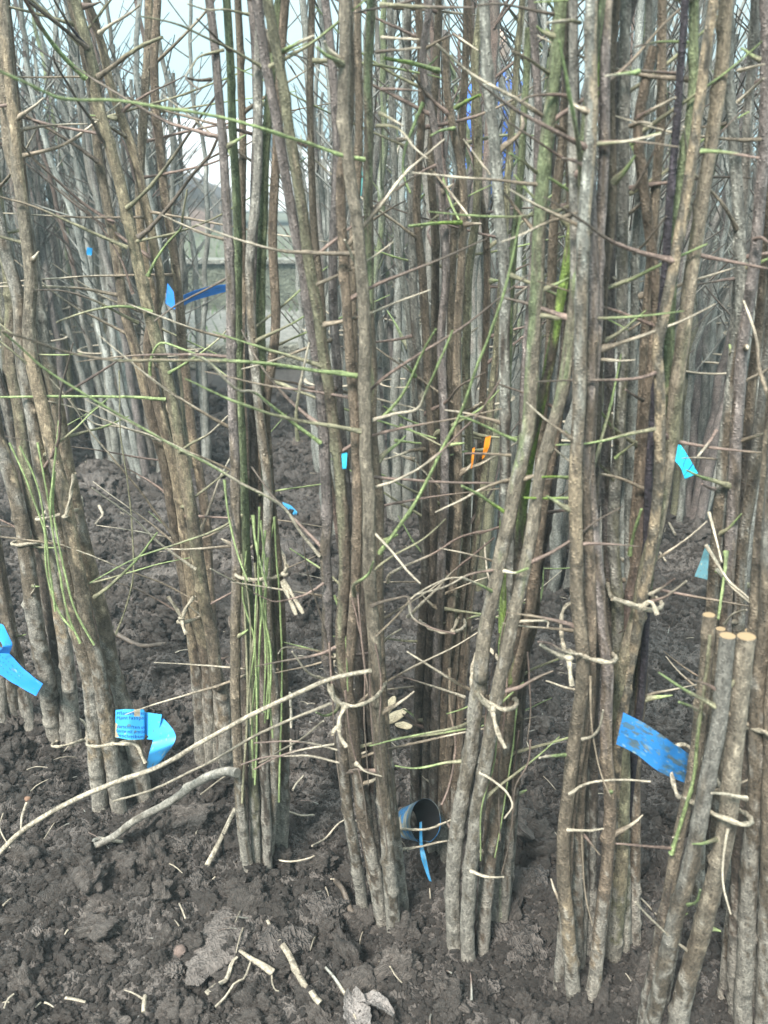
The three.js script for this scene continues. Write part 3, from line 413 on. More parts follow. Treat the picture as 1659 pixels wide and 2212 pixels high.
for (const [w, w1, c, dz, t] of [[8, 5, 'vw', 0.04, 'C850,455 C760,460 C650,470'], [7, 4, 'ow', 0.03, 'C490,130 C400,125 C280,140']]) twig(s, w, w1, c, dz, t, 0.03);
stem(b, 26, 22, 'br', 0.025, 'I470,1900 I480,1500 I480,1000 I500,600 I560,200 F560,2000 F550,1600 F540,1200 F520,900 F545,500 C560,1900 C560,1500', { up: 0.45, twigs: 4 });
stem(b, 28, 20, 'kk', -0.01, 'I550,1800 I560,1400 I560,1000 I570,500 F580,2100 F590,1600 F570,1200 F590,700 F610,300 C640,1800 C690,1200 C680,600 C700,100', { up: 0.2, twigs: 4 });
stem(b, 24, 20, 'bg', 0.02, 'I360,2000 I375,1750 I390,1500 I420,1100 I460,700 I520,300 F530,2100 F510,1700 F500,1200', { up: 0.5, twigs: 2 });
stem(b, 22, 18, 'kk', -0.02, 'I490,1850 I510,1300 I530,700 F540,2000 F530,1400 F520,800 C500,2000 C450,1400 C430,800 C400,200', { up: 0.2, twigs: 4 });
stem(b, 26, 22, 'rr', -0.025, 'I520,1800 I540,1000 F560,2000 F540,1300 F520,700 C480,1900 C475,1300 C440,700 C400,250 C430,0', { up: 0.2, twigs: 5 });
twine(b, 1222, 1408, 1308, 1412, 20, 0.065, ['F420,2040 F425,2110 F440,2212'], { w: 11 });
{ const P = ['F380,2040 F300,2000 F240,1960']; for (const t of P) twig(R1a, 10, 6, 'ww', 0.02, t, 0.05); }

// --- R2
b = bundle('R2', 'thick stemmed bundle with mottled peeling bark and the wide blue tag', 1345, 2060);
s = stem(b, 36, 32, 'ot', 0.02, 'I700,1800 I735,1300 I755,900 I745,500 I735,200 F745,2212 F780,2030 F840,1800 F885,1530 F945,1300 F1005,1020 F1055,650 F1090,330 C1130,2100 C1200,1600 C1290,1000 C1360,500 C1400,0', { up: 0.2, mud: 0.08, twigs: 6, tan: 0.5 });
const R2a = s;
s = stem(b, 26, 26, 'mm', 0.05, 'I660,1700 I710,1000 I730,500 F790,2100 F870,1700 F960,1150 F990,700 F980,300 F965,130 C1000,2000 C1060,1700 C1120,1350 C1180,1000 C1240,600 C1290,200 C1320,0', { up: 0.2, twigs: 4 });
for (const [w, w1, c, dz, t] of [[8, 5, 'vr', 0.02, 'C1240,940 C1350,940 C1480,955 C1610,975'], [7, 5, 'rw', 0.02, 'F930,1690 F1020,1660 F1150,1560'], [6, 4, 'wr', 0.02, 'F920,1640 F990,1600 F1070,1540']]) twig(s, w, w1, c, dz, t, 0.06);
stem(b, 18, 20, 'dd', 0.03, 'I790,1500 I810,700 F880,2150 F900,1700 F910,1200 F930,700 F980,250 C1010,1800 C1040,1400 C1075,1000 C1110,500 C1140,0', { up: 0.2, twigs: 3, mud: 0 });
stem(b, 24, 24, 'oG', 0.01, 'I760,1500 I800,700 F870,2000 F910,1500 F960,1000 F1010,500 F1040,100 C1060,1600 C1120,1100 C1190,600 C1205,0', { up: 0.2, twigs: 5 });
s = stem(b, 30, 28, 'og', -0.01, 'I760,1750 I760,1000 I740,400 F720,2000 F725,1700 F700,1300 F725,800 F745,300 C750,2150 C755,1500 C765,900 C780,100', { up: 0.2, twigs: 5 });
for (const [w, w1, c, dz, t] of [[7, 4, 'kk', 0.03, 'C820,1190 C900,1050 C1000,830 C1080,700'], [7, 4, 'vv', 0.04, 'C820,890 C900,850 C990,820'], [9, 6, 'gw', 0.05, 'C800,780 C870,765 C940,770'], [9, 6, 'rw', 0.03, 'C860,720 C950,670 C1085,600'], [6, 4, 'gk', 0.04, 'C820,1570 C900,1500 C1030,1340'], [7, 5, 'rk', 0.03, 'C1090,465 C980,450 C840,432'], [6, 4, 'vk', 0.03, 'C1160,265 C1050,258 C940,265 C830,290'], [7, 5, 'kr', 0.03, 'F880,430 F820,400 F770,370'], [6, 4, 'vo', 0.02, 'F710,800 F770,750 F840,700'], [8, 6, 'vv', 0.02, 'F800,1400 F830,1250 F870,1110']]) twig(s, w, w1, c, dz, t, 0.02);
stem(b, 26, 22, 'bk', -0.02, 'I830,1700 I830,1000 I840,500 F880,2100 F860,1700 F830,1300 F850,900 F880,500 F900,100 C930,1700 C960,1200 C990,600 C1000,0', { up: 0.2, twigs: 5 });
stem(b, 26, 22, 'gr', -0.03, 'I700,1700 I700,1000 F680,2000 F670,1500 F650,1000 F660,500 C670,2000 C690,1400 C700,800 C750,300 C820,0', { up: 0.2, twigs: 5 });
stem(b, 24, 20, 'ss', -0.04, 'I800,1700 I800,1000 F800,1900 F790,1400 F800,800 F810,300 C830,1900 C840,1300 C880,700 C920,200 C930,0', { up: 0.2, twigs: 5, mud: 0 });
stem(b, 22, 24, 'rb', 0.0, 'I720,1700 I720,900 F760,1900 F850,1350 F870,900 F890,500 F940,100 C960,1800 C900,1300 C850,800 C890,550 C950,290', { twigs: 3 });
twine(b, F(690), 1292, F(940), 1290, 26, 0.055, ['F860,1720 F790,1700 F690,1670', 'F860,1730 F930,1690 F970,1770'], { w: 11 });
function F(u) { return 1083 + u * 0.3472; }

// --- R3 cut tops
b = bundle('R3', 'bundle at the lower right with freshly cut pale stem tops', 1455, 2245);
stem(b, 38, 36, 'gg', 0.045, '1400,2235 1425,2130 1455,2010 1492,1880 1522,1740 1545,1600 1560,1480 1572,1372', { cut: 1, twigs: 4, mud: 0.12 });
s = stem(b, 45, 42, 'gp', 0.04, '1458,2235 1482,2130 1512,2020 1545,1900 1572,1760 1590,1600 1602,1480 1612,1374', { cut: 1, twigs: 4, mud: 0.12 });
const R3b = s;
twig(s, 8, 5, 'ww', 0.02, 'I1520,800 I1400,785 I1310,785', 0.05); twig(s, 6, 4, 'ww', 0.03, 'I1420,1000 I1390,1200 I1390,1350 I1435,1530', 0.05); twig(s, 6, 4, 'vv', 0.03, 'I1160,1470 I1210,1460 I1245,1390', 0.06);
s = stem(b, 28, 28, 'kk', 0.01, '1388,2225 1402,2150 1428,2000 1458,1850 1490,1700 1506,1600 1522,1450 1531,1328', { cut: 1, twigs: 4, mud: 0.1 });
for (const [w, w1, c, dz, t] of [[9, 8, 'vo', 0.02, 'I1060,1150 I1120,950 I1190,700 I1220,450 I1245,250 I1280,0 F1300,1900'], [8, 5, 'wv', 0.03, 'I1245,290 I1190,250 I1100,215'], [6, 4, 'ww', 0.03, 'I1160,1770 I1050,1680 I950,1580 I835,1450'], [6, 4, 'rr', 0.02, 'I1050,1105 I950,1100 I850,1095 I715,1090']]) twig(s, w, w1, c, dz, t, 0.02);
stem(b, 30, 30, 'bg', -0.01, '1470,2200 1530,1950 1575,1750 1600,1560 1622,1362', { cut: 1, twigs: 3 });
stem(b, 26, 26, 'bt', -0.04, '1560,2150 1600,1800 1618,1500 1632,1330 1637,1202', { cut: 1, twigs: 3 });
stem(b, 22, 22, 'kk', -0.02, '1430,2200 1480,1900 1520,1700 1545,1500 1555,1358', { cut: 1, twigs: 2 });
twine(b, 1466, 1722, 1586, 1748, 44, 0.06, [], { w: 12 });

// --- R3 tall ones behind the cut bundle
b = bundle('R5', 'tall bundle behind the cut stems with a folded blue ribbon', 1545, 2000);
stem(b, 30, 26, 'gs', 0.02, '1505,1990 1515,1700 1528,1500 1540,1310 1548,1180 1560,1010 1580,850 1598,700 1601,560 1592,400 1578,200 1574,0', { up: 0.2, twigs: 8 });
stem(b, 29, 27, 'br', 0.03, '1540,1980 1550,1700 1560,1450 1568,1290 1576,1165 1586,990 1598,850 1611,713 1626,600 1640,450 1651,300 1652,0', { up: 0.2, twigs: 8 });
stem(b, 30, 26, 'gg', 0.01, '1570,1980 1585,1700 1592,1480 1598,1300 1606,1165 1631,1020 1649,850 1662,700 1680,400 1690,0', { up: 0.2, twigs: 6, mud: 0.4 });
stem(b, 26, 22, 'kg', -0.02, '1530,1970 1545,1600 1555,1300 1568,1000 1585,750 1605,500 1620,200 1630,0', { up: 0.2, twigs: 6 });
stem(b, 26, 22, 'kb', -0.03, '1560,1970 1580,1600 1600,1200 1620,900 1650,600 1670,300', { up: 0.3, twigs: 6 });
s = b.stems[1];
for (const [w, w1, c, dz, t] of [[8, 6, 'rr', 0.02, 'C1580,1500 C1620,1490 C1665,1520'], [7, 4, 'ww', 0.03, 'C1480,445 C1560,420 C1640,400'], [7, 5, 'ww', 0.03, 'C1465,630 C1550,550 C1630,480'], [7, 5, 'ww', 0.05, 'F1280,1330 F1350,1450 F1420,1560 F1530,1660 F1620,1770'], [6, 4, 'ww', 0.05, 'F1340,1490 F1430,1590 F1550,1700'], [8, 6, 'vv', 0.05, 'F1400,1380 F1380,1600 F1350,1800'], [6, 4, 'ww', 0.04, 'F1290,1130 F1330,1270 F1370,1440'], [7, 5, 'rw', 0.03, 'F1345,630 F1300,700 F1230,790'], [7, 5, 'rr', 0.03, 'F1330,990 F1290,980 F1250,960'], [6, 4, 'ww', 0.05, 'F1390,1830 F1440,1770 F1530,1740']]) twig(s, w, w1, c, dz, t, 0.04);
// --- R4 edge
b = bundle('R4', 'bundle at the right edge beside the cut stems with a loose cord', 1625, 2230);
stem(b, 40, 30, 'gg', 0.02, '1606,2220 1612,2000 1622,1850 1632,1700 1640,1548 1650,1400 1662,1200', { up: 0.5, twigs: 4, mud: 0.3 });
stem(b, 34, 26, 'kk', 0.0, '1590,2200 1592,2000 1600,1800 1612,1600 1628,1400 1645,1200 1660,1000', { up: 0.4, twigs: 3 });
stem(b, 38, 30, 'gb', 0.03, '1650,2230 1655,2000 1662,1800 1672,1500 1690,1200', { up: 0.5, twigs: 4, mud: 0.2 });
stem(b, 30, 26, 'kb', -0.02, '1630,2200 1640,1900 1655,1600 1675,1300', { up: 0.5, twigs: 3 });
twine(b, 1594, 1572, 1690, 1590, 26, 0.06, [], { w: 11 });

for (const [key, n, low, long] of [['L0', 8, 0.2, 0.14], ['L1', 14, 0.22, 0.15], ['L2', 34, 0.22, 0.2], ['L3', 20, 0.25, 0.16], ['M1', 24, 0.2, 0.17], ['M2', 40, 0.16, 0.15], ['M3', 26, 0.2, 0.11], ['R1', 12, 0.2, 0.08], ['R2', 20, 0.25, 0.12], ['R3', 6, 0.2, 0.06], ['R5', 16, 0.25, 0.12]]) {
  const B = bundles[key], R = rngOf(n * 77 + key.charCodeAt(0) * 13 + key.charCodeAt(1)); // thin side shoots growing out of the stems
  for (let i = 0, tries = 0; i < n && tries < 400; tries++) {
    const st = B.stems[Math.floor(R() * B.stems.length)], t = 0.12 + 0.85 * R(), q = st.cv.getPointAt(t); if (q.y < low || q.y > 1.0) continue; i++;
    const side = R() < 0.5 ? -1 : 1, L = long * (0.35 + 0.75 * R()), d = V(side * (0.65 + 0.35 * R()), -0.25 + 0.95 * R(), (R() - 0.35) * 0.8).normalize(), r = lerp(st.r0, st.r1, t), bend = (R() - 0.35) * 0.35, kink = (R() - 0.5) * 0.10;
    const P = [q.clone().addScaledVector(V(d.x, 0, d.z), r * 0.5)]; for (const f of [0.2, 0.45, 0.72, 1]) P.push(q.clone().addScaledVector(d, r * 0.6 + L * f).add(V(L * kink * Math.sin(f * 5), L * bend * f * f, L * kink * Math.cos(f * 4))));
    twigGeo(st, P, 0.0011 + 0.0006 * R(), 0.0004, R() < 0.35 ? 'ov' : R() < 0.5 ? 'gw' : R() < 0.5 ? 'rg' : 'rk');
  }
}

// ---------------------------------------------------------------- rows of bundles behind
const variants = [];
{
  const kinds = ['sS', 'SS', 'sr', 'sS', 'qs', 'SS', 'os', 'sh', 'SG', 'hq', 'SS', 'sS', 'Sh', 'hS'];
  kinds.forEach((c, i) => {
    const R = rngOf(900 + i), H = 1.02 + 0.36 * R(), r0 = 0.0085 + 0.004 * R(), pts = [V(0, -0.06, 0)], geos = [];
    for (let k = 1; k <= 5; k++) pts.push(V((R() - 0.5) * 0.03 * k * 0.5, H * k / 5, (R() - 0.5) * 0.03 * k * 0.5));
    const g0 = rod(pts, { seed: 4000 + i, r0, r1: r0 * 0.42, cols: c, radial: 7, step: 0.03, wig: 0.012 }); geos.push(g0);
    const cv = g0.userData.curve, n = 12 + Math.floor(R() * 8);
    for (let k = 0; k < n; k++) { const t = 0.38 + 0.6 * R() ** 0.8, q = cv.getPointAt(t), a = R() * 6.28, L = 0.04 + 0.20 * R() ** 1.5, u = 0.5 + 0.9 * R(), e = V(Math.cos(a), u, Math.sin(a)).normalize(); geos.push(rod([q, q.clone().addScaledVector(e, L * 0.5).add(V(0, L * 0.03, 0)), q.clone().addScaledVector(e, L).add(V(0, L * 0.12, 0))], { seed: 5000 + i * 40 + k, r0: 0.0022, r1: 0.0009, cols: c[1] + 'k', radial: 4, step: 0.035, clean: true })); }
    geos.forEach(g => { g.userData = {}; }); variants.push(mergeGeometries(geos));
  });
}
const bgTwine = (() => { const P = []; for (let i = 0; i < 16; i++) { const a = i / 16 * 6.283; P.push(V(Math.cos(a), 0.02 * Math.sin(a * 2), Math.sin(a))); } return new THREE.TubeGeometry(new THREE.CatmullRomCurve3(P, true), 24, 0.07, 5, true); })();
function backBundle(x, z, R, label, group, o = {}) {
  const g = thing('sapling_bundle', label, 'sapling bundle', V(x, gh(x, z) - 0.01, z), group), n = o.n ?? 7 + Math.floor(R() * 4), rad = o.rad ?? 0.045, lx = o.lx ?? 0, hs = o.h ?? 1;
  for (let k = 0; k < n; k++) {
    const m = mesh('stem', variants[Math.floor(R() * variants.length)], M.bark, g), a = k / n * 6.283 + R(), r = rad * Math.sqrt(0.1 + 0.9 * R());
    m.position.set(Math.cos(a) * r, 0, Math.sin(a) * r); m.rotation.set(Math.sin(a) * (0.03 + 0.09 * R()), R() * 6.28, lx - Math.cos(a) * (0.03 + 0.09 * R()), 'ZXY');
    const s = (o.thick ?? 1) * (0.85 + 0.35 * R()); m.scale.set(s, hs * (0.86 + 0.24 * R()), s);
  }
  if (o.twine !== 0) { const t = mesh('twine', bgTwine, M.twine, g); t.scale.set(rad * 1.5, rad * 0.8, rad * 1.5); t.position.y = 0.3 + 0.1 * R(); }
  return g;
}
{
  const R = rngOf(4242), gp = (x, y) => atY(x, y);
  // singled out ones: foot on the grid, label
  for (const [x, y, lx, label, o] of [
    [315, 1010, 0.05, 'grey bundle behind the leaning bundles, foot beside the pale soil mound', { n: 8 }], [205, 905, 0.04, 'slim grey bundle in the third row near the low kerb', { n: 6 }],
    [435, 1000, 0.02, 'dark bundle of thin stems behind the branching bundle', { n: 4, rad: 0.03 }], [120, 1000, 0.08, 'grey bundle seen between the leaning bundles at the left', { n: 7 }],
    [735, 1130, -0.01, 'brown bundle half hidden behind the middle bundle', { n: 6 }], [865, 1120, 0.0, 'pale grey bundle in the gap between the middle and the shaded bundle', { n: 5, rad: 0.03 }],
    [1010, 1260, 0, 'bundle with the orange label behind the shaded bundle', { n: 8 }], [1195, 1250, -0.02, 'bundle hidden behind the mud crusted bundle', { n: 9 }],
    [1485, 1125, -0.02, 'dark grey bundle standing behind the cyan tag', { n: 9 }], [1330, 1250, -0.02, 'bundle close behind the mottled stems', { n: 8 }], [1640, 1240, -0.05, 'bundle behind the folded ribbon at the right edge', { n: 9 }], [1090, 1120, 0, 'grey bundle between the green whip and the green stems', { n: 8 }],
  ]) { const p = gp(x, y); backBundle(p.x, p.z, R, label, 'tied bundles of bare saplings heeled into soil', { lx, ...o }); }
  // the dense stand on the right and in the middle
  for (let row = 0; row < 6; row++) { const z = -2.25 - row * 0.40; for (let x = -0.12 - row * 0.0; x < 0.62 * -z + 0.3; x += 0.2) { const X = x + (R() - 0.5) * 0.08, Z = z + (R() - 0.5) * 0.14; if (row > 0 && X / -Z > 0.055 && X / -Z < 0.13) continue; backBundle(X, Z, R, `grey bare bundle in the ${['front', 'second', 'third', 'fourth', 'fifth', 'sixth', 'last'][row]} row of the dense stand behind the tied bundles`, 'bundles in the dense stand behind', { lx: -0.03 * X, h: 0.80 + 0.1 * R(), n: 6 + Math.floor(R() * 3) }); } }
  // the stand at the left edge
  for (let row = 0; row < 7; row++) { const z = -2.35 - row * 0.38; for (let x = (row < 3 ? 0.25 : 0.29) * z; x > 0.56 * z - 0.2; x -= 0.16) { const X = x + (R() - 0.5) * 0.08, Z = z + (R() - 0.5) * 0.14; backBundle(X, Z, R, `twiggy grey bundle in the ${['front', 'second', 'third', 'fourth', 'fifth', 'sixth', 'last'][row]} row of the stand behind the leaning bundles`, 'bundles in the stand at the left', { lx: 0.02, h: 0.86, n: 5 + Math.floor(R() * 3) }); } }
}

// ---------------------------------------------------------------- tags and ribbons
function canvasTex(w, h, draw) { const c = document.createElement('canvas'); c.width = w; c.height = h; draw(c.getContext('2d'), w, h); const t = new THREE.CanvasTexture(c); t.colorSpace = THREE.SRGBColorSpace; return t; }
function dirty(g, w, h, R, n, cols) { for (let i = 0; i < n; i++) { g.fillStyle = cols[Math.floor(R() * cols.length)]; g.globalAlpha = 0.15 + 0.4 * R(); g.beginPath(); const x = R() * w, y = R() * h, r = (1 + 7 * R() ** 3) * w / 300; for (let k = 0; k < 9; k++) { const a = k / 9 * 6.283, q = r * (0.5 + R()); g.lineTo(x + Math.cos(a) * q * 1.5, y + Math.sin(a) * q); } g.fill(); } g.globalAlpha = 1; }
// a strip of thin plastic: pairs of edge points on the grid, each with its distance z
function strip(name, label, pairs, mat, group = 'blue plant tags') {
  const rows = []; pairs.forEach(([x0, y0, x1, y1, z]) => rows.push([atZ(x0, y0, z), atZ(x1, y1, z)]));
  const top = new THREE.CatmullRomCurve3(rows.map(r => r[0]), false, 'catmullrom', 0.3), bot = new THREE.CatmullRomCurve3(rows.map(r => r[1]), false, 'catmullrom', 0.3), N = (rows.length - 1) * 10, c = rows[0][0].clone().lerp(rows[rows.length - 1][1], 0.5);
  const pos = [], uv = [], idx = [], th = 0.0004, K = 5;
  const grid = []; for (let i = 0; i <= N; i++) { const a = top.getPoint(i / N), e = bot.getPoint(i / N); for (let k = 0; k < K; k++) { const q = a.clone().lerp(e, k / (K - 1)); q.z += 0.0015 * nz(q.x * 60, q.y * 60, 4); grid.push(q); } }
  for (const side of [0, 1]) for (let i = 0; i <= N; i++) for (let k = 0; k < K; k++) { const q = grid[i * K + k], i0 = Math.max(0, i - 1), i1 = Math.min(N, i + 1), t = grid[i1 * K + k].clone().sub(grid[i0 * K + k]), a = grid[i * K].clone().sub(grid[i * K + K - 1]), n = t.cross(a).normalize().multiplyScalar(side ? -th : th); pos.push(q.x + n.x - c.x, q.y + n.y - c.y, q.z + n.z - c.z); uv.push(i / N, 1 - k / (K - 1)); }
  const O = (N + 1) * K; for (let i = 0; i < N; i++) for (let k = 0; k < K - 1; k++) { const a = i * K + k, d = a + K; idx.push(a, a + 1, d, a + 1, d + 1, d, O + a, O + d, O + a + 1, O + a + 1, O + d, O + d + 1); }
  for (let i = 0; i < N; i++) for (const k of [0, K - 1]) { const a = i * K + k, d = a + K; idx.push(a, d, O + a, d, O + d, O + a); }
  for (const i of [0, N]) for (let k = 0; k < K - 1; k++) { const a = i * K + k; idx.push(a, a + 1, O + a, a + 1, O + a + 1, O + a); }
  const g = new THREE.BufferGeometry(); g.setAttribute('position', new THREE.Float32BufferAttribute(pos, 3)); g.setAttribute('uv', new THREE.Float32BufferAttribute(uv, 2)); g.setIndex(idx); g.computeVertexNormals();
  const m = mesh(name, g, mat); m.position.copy(c); return tag(m, label, 'plant tag', group);
}
const plastic = (hex, seed, o = {}) => std({ map: canvasTex(512, 256, (g, w, h) => { const R = rngOf(seed); g.fillStyle = hex; g.fillRect(0, 0, w, h); if (o.draw) o.draw(g, w, h, R); dirty(g, w, h, R, o.dirt ?? 90, ['#6b6250', '#8a7a62', '#3c4a52', '#cdb894']); }), roughness: 0.45, side: THREE.DoubleSide });
function smear(cols, n, size) { return (g, w, h, R) => { for (let i = 0; i < n; i++) { g.fillStyle = cols[Math.floor(R() * cols.length)]; g.globalAlpha = 0.25 + 0.5 * R(); const x = R() * w, y = R() * h, r = size * (0.3 + 0.7 * R()); g.beginPath(); for (let k = 0; k < 16; k++) { const a = k / 16 * 6.283, q = r * (0.45 + 0.7 * R()); g.lineTo(x + Math.cos(a) * q * 1.4, y + Math.sin(a) * q * 0.8); } g.fill(); } g.globalAlpha = 1; }; }
const zb = k => bundles[k].p.z;
{ // printed tag, two creased pieces of one band: printed face and folded tail
  const z = zb('L1') + 0.07;
  const text = plastic('#48acdc', 61, { dirt: 70, draw: (g, w, h, R) => { g.fillStyle = '#153a8c'; g.font = 'bold 38px sans-serif'; ['Pflanzenpass', 'Plant Passport', '', 'Vorschriften und', 'Sorte mit amtlich', 'Beschreibung'].forEach((t, i) => g.fillText(t, 14, 44 + i * 40, 268)); g.fillStyle = '#c9a67c'; g.globalAlpha = 0.85; g.fillRect(170, 0, 44, 58); g.beginPath(); g.moveTo(0, 110); g.lineTo(26, 130); g.lineTo(14, 190); g.lineTo(40, 250); g.lineTo(0, 256); g.fill(); g.globalAlpha = 1; } });
  const t = thing('plant_tag', 'sky blue plant tag with dark blue print and a folded tail on the leaning bundle', 'plant tag', atZ(310, 1580, z), 'blue plant tags');
  const a = strip('face', '', [[250, 1534, 249, 1593, z], [280, 1532, 280, 1597, z + 0.006], [310, 1533, 311, 1596, z - 0.002], [313, 1538, 313, 1585, z - 0.01], [350, 1543, 338, 1602, z + 0.004]], text);
  const d = strip('tail', '', [[352, 1552, 318, 1596, z + 0.0], [374, 1576, 330, 1598, z + 0.012], [380, 1590, 330, 1603, z + 0.022], [376, 1605, 322, 1628, z + 0.026], [352, 1638, 317, 1655, z + 0.02], [330, 1664, 320, 1662, z + 0.015]], plastic('#409cd8', 62, { dirt: 60 }));
  for (const m of [a, d]) { scene.remove(m); t.add(m); m.position.sub(t.position); m.userData = {}; m.name = m === a ? 'printed_face' : 'folded_tail'; }
}
strip('plant_tag', 'large bright blue tag with tiny dark print at the left edge', [[-12, 1388, -40, 1440, -1.02], [20, 1412, -8, 1452, -1.0], [55, 1448, 30, 1476, -0.98], [92, 1478, 78, 1503, -0.96]], plastic('#1f7dd0', 63, { dirt: 40, draw: (g, w, h) => { g.strokeStyle = '#12407f'; g.lineWidth = 5; for (let r = 0; r < 3; r++) for (let k = 0; k < 9; k++) { g.beginPath(); g.moveTo(60 + k * 36, 70 + r * 50); g.lineTo(60 + k * 36 + 12 + (k * 7 % 14), 66 + r * 50 + (k % 3) * 8); g.stroke(); } } }));
strip('plant_tag', 'curled upper end of a blue tag at the left edge', [[-10, 1345, -20, 1372, -1.0], [8, 1352, 2, 1385, -0.985], [26, 1392, 6, 1398, -0.98], [20, 1412, -6, 1410, -0.99]], plastic('#2f95ea', 64, { dirt: 30 }));
{ const z = zb('R2') + 0.065;
  strip('plant_tag', 'wide muddy blue tag hanging on the mottled bundle', [[I(760), J(275), I(715), J(470), z - 0.012], [I(900), J(350), I(850), J(540), z], [I(1020), J(430), I(980), J(640), z + 0.004], [I(1150), J(520), I(1135), J(710), z - 0.006], [I(1175), J(530), I(1165), J(700), z - 0.02]], plastic('#2c77b6', 65, { dirt: 170, draw: smear(['#4a5a5e', '#5f5a4c', '#3b5f7c'], 40, 34) }));
  strip('plant_tag', 'short folded end of the wide blue tag behind the mottled stem', [[I(665), J(95), I(660), J(215), z - 0.09], [I(690), J(100), I(690), J(200), z - 0.085], [I(770), J(170), I(765), J(270), z - 0.1], [I(820), J(165), I(815), J(275), z - 0.09]], plastic('#3c8fd6', 66, { dirt: 90 }));
  strip('plant_tag', 'narrow blue tag sliver behind the cut topped stems', [[I(1435), J(690), I(1455), J(690), zb('R3') - 0.02], [I(1425), J(780), I(1458), J(780), zb('R3') - 0.02], [I(1425), J(900), I(1445), J(905), zb('R3') - 0.02]], plastic('#2d83d8', 67));
}
function I(u) { return 1083 + u * 0.3472; } function J(v) { return 1443.9 + v * 0.3472; }
{ const z = -1.55; strip('plant_tag', 'bright cyan tag with dark lines in front of the dark grey bundle', [[1459, 945, 1453, 990, z], [1480, 975, 1470, 1010, z + 0.01], [1508, 1022, 1479, 1035, z + 0.005]], plastic('#35cdf0', 68, { dirt: 15, draw: (g, w, h) => { g.strokeStyle = '#1d3f9c'; g.lineWidth = 9; for (const x of [120, 300, 400]) { g.beginPath(); g.moveTo(x, 0); g.lineTo(x + 30, h); g.stroke(); } } })); }
{ const z = -1.3; strip('plant_tag', 'long folded pale blue ribbon tag beside the brown stem at the right', [[1622, 945, 1640, 935, z], [1612, 985, 1624, 985, z], [1608, 1030, 1618, 1035, z + 0.01], [1600, 1080, 1610, 1090, z + 0.005], [1592, 1118, 1600, 1125, z]], plastic('#69b4ea', 69, { dirt: 60 }));
  strip('plant_tag', 'dull teal tag with a slanting end behind the tall right bundle', [[1524, 1178, 1540, 1178, z - 0.1], [1514, 1210, 1540, 1215, z - 0.1], [1500, 1245, 1540, 1256, z - 0.09]], plastic('#5e8a92', 70, { dirt: 140 }));
  strip('plant_tag', 'cyan tag end at the right edge', [[1648, 945, 1662, 940, z], [1646, 965, 1664, 968, z]], plastic('#4fc4f0', 71)); }
strip('plant_tag', 'long dark blue ribbon tag stretched across the gap above the low wall', [[362, 612, 358, 655, -1.75], [385, 640, 378, 668, -1.72], [420, 628, 412, 652, -1.76], [455, 618, 450, 640, -1.8], [490, 614, 488, 630, -1.84]], plastic('#2276c8', 72, { dirt: 30 }));
strip('plant_tag', 'small blue tag corner in the stand at the left', [[188, 534, 186, 550, -2.3], [200, 536, 198, 552, -2.3]], plastic('#1d9be0', 73));
strip('plant_tag', 'small cyan tag showing between two brown stems of the middle bundle', [[738, 980, 750, 978, zb('M1') + 0.05], [740, 1013, 748, 1012, zb('M1') + 0.05]], plastic('#3cc4ea', 74));
strip('plant_tag', 'torn blue tag piece lying beyond the dark bundle', [[610, 1085, 618, 1106, -1.95], [628, 1092, 630, 1112, -1.94], [642, 1106, 640, 1114, -1.93]], plastic('#4aa9df', 75));
strip('plant_tag', 'turquoise strip hanging behind the light middle stem', [[768, 340, 782, 345, -2.4], [769, 380, 784, 385, -2.4], [773, 420, 780, 432, -2.4]], plastic('#74cdc8', 76));
strip('orange_label', 'orange label folded among stems behind the green twig', [[E(1440), 944, E(1474), 941, zb('M2') + 0.06], [E(1428), 970, E(1462), 966, zb('M2') + 0.062], [E(1418), 992, E(1428), 990, zb('M2') + 0.06]], plastic('#e88a1e', 77, { dirt: 20 }), 'orange labels');
strip('orange_label', 'narrow orange label end beside the folded one', [[E(1360), 968, E(1374), 966, zb('M2') + 0.06], [E(1354), 990, E(1368), 990, zb('M2') + 0.062], [E(1350), 1012, E(1354), 1012, zb('M2') + 0.06]], plastic('#e88a1e', 78, { dirt: 10 }), 'orange labels');
{ // curled band at the foot of the shaded bundle: an open loop of tag plastic
  const z = zb('M2') + 0.03, c = atZ(898, 1775, z), s = pxSize(c), t = thing('plant_tag', 'curled blue band caked with mud round the foot of the shaded bundle', 'plant tag', c, 'blue plant tags');
  t.quaternion.setFromUnitVectors(V(0, 1, 0), V(0.56, 0.56, 0.6).normalize());
  for (const [nm, r, mat] of [['outer_band', 46, plastic('#3f86c0', 79, { dirt: 500, draw: smear(['#b3a78f', '#8d7f68', '#5b4c3c', '#c9c0ae'], 34, 60) })], ['inner_face', 44.5, std({ color: lin(0.004, 0.004, 0.005), roughness: 0.95, side: THREE.DoubleSide })]]) {  // inner side of the loop is coloured near black
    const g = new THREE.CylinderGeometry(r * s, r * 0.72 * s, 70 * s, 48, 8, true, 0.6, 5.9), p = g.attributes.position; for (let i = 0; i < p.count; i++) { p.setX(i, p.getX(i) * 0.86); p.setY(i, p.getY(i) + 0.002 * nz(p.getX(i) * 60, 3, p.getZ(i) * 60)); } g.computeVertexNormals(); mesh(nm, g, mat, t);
  }
  strip('plant_tag', 'thin twisted blue strip hanging to the soil by the shaded bundle', [[H(1030), HJ(960), H(1045), HJ(955), z + 0.02], [H(1030), HJ(1100), H(1050), HJ(1090), z + 0.025], [H(1040), HJ(1180), H(1070), HJ(1170), z + 0.03], [H(1065), HJ(1260), H(1085), HJ(1250), z + 0.03], [H(1090), HJ(1320), H(1105), HJ(1325), z + 0.03]], plastic('#3f8fc0', 80, { dirt: 160, draw: smear(['#8d8f88', '#5b5a50'], 14, 30) }));
}
function H(u) { return 548.6 + u * 0.3472; } function HJ(v) { return 1443.9 + v * 0.3472; }

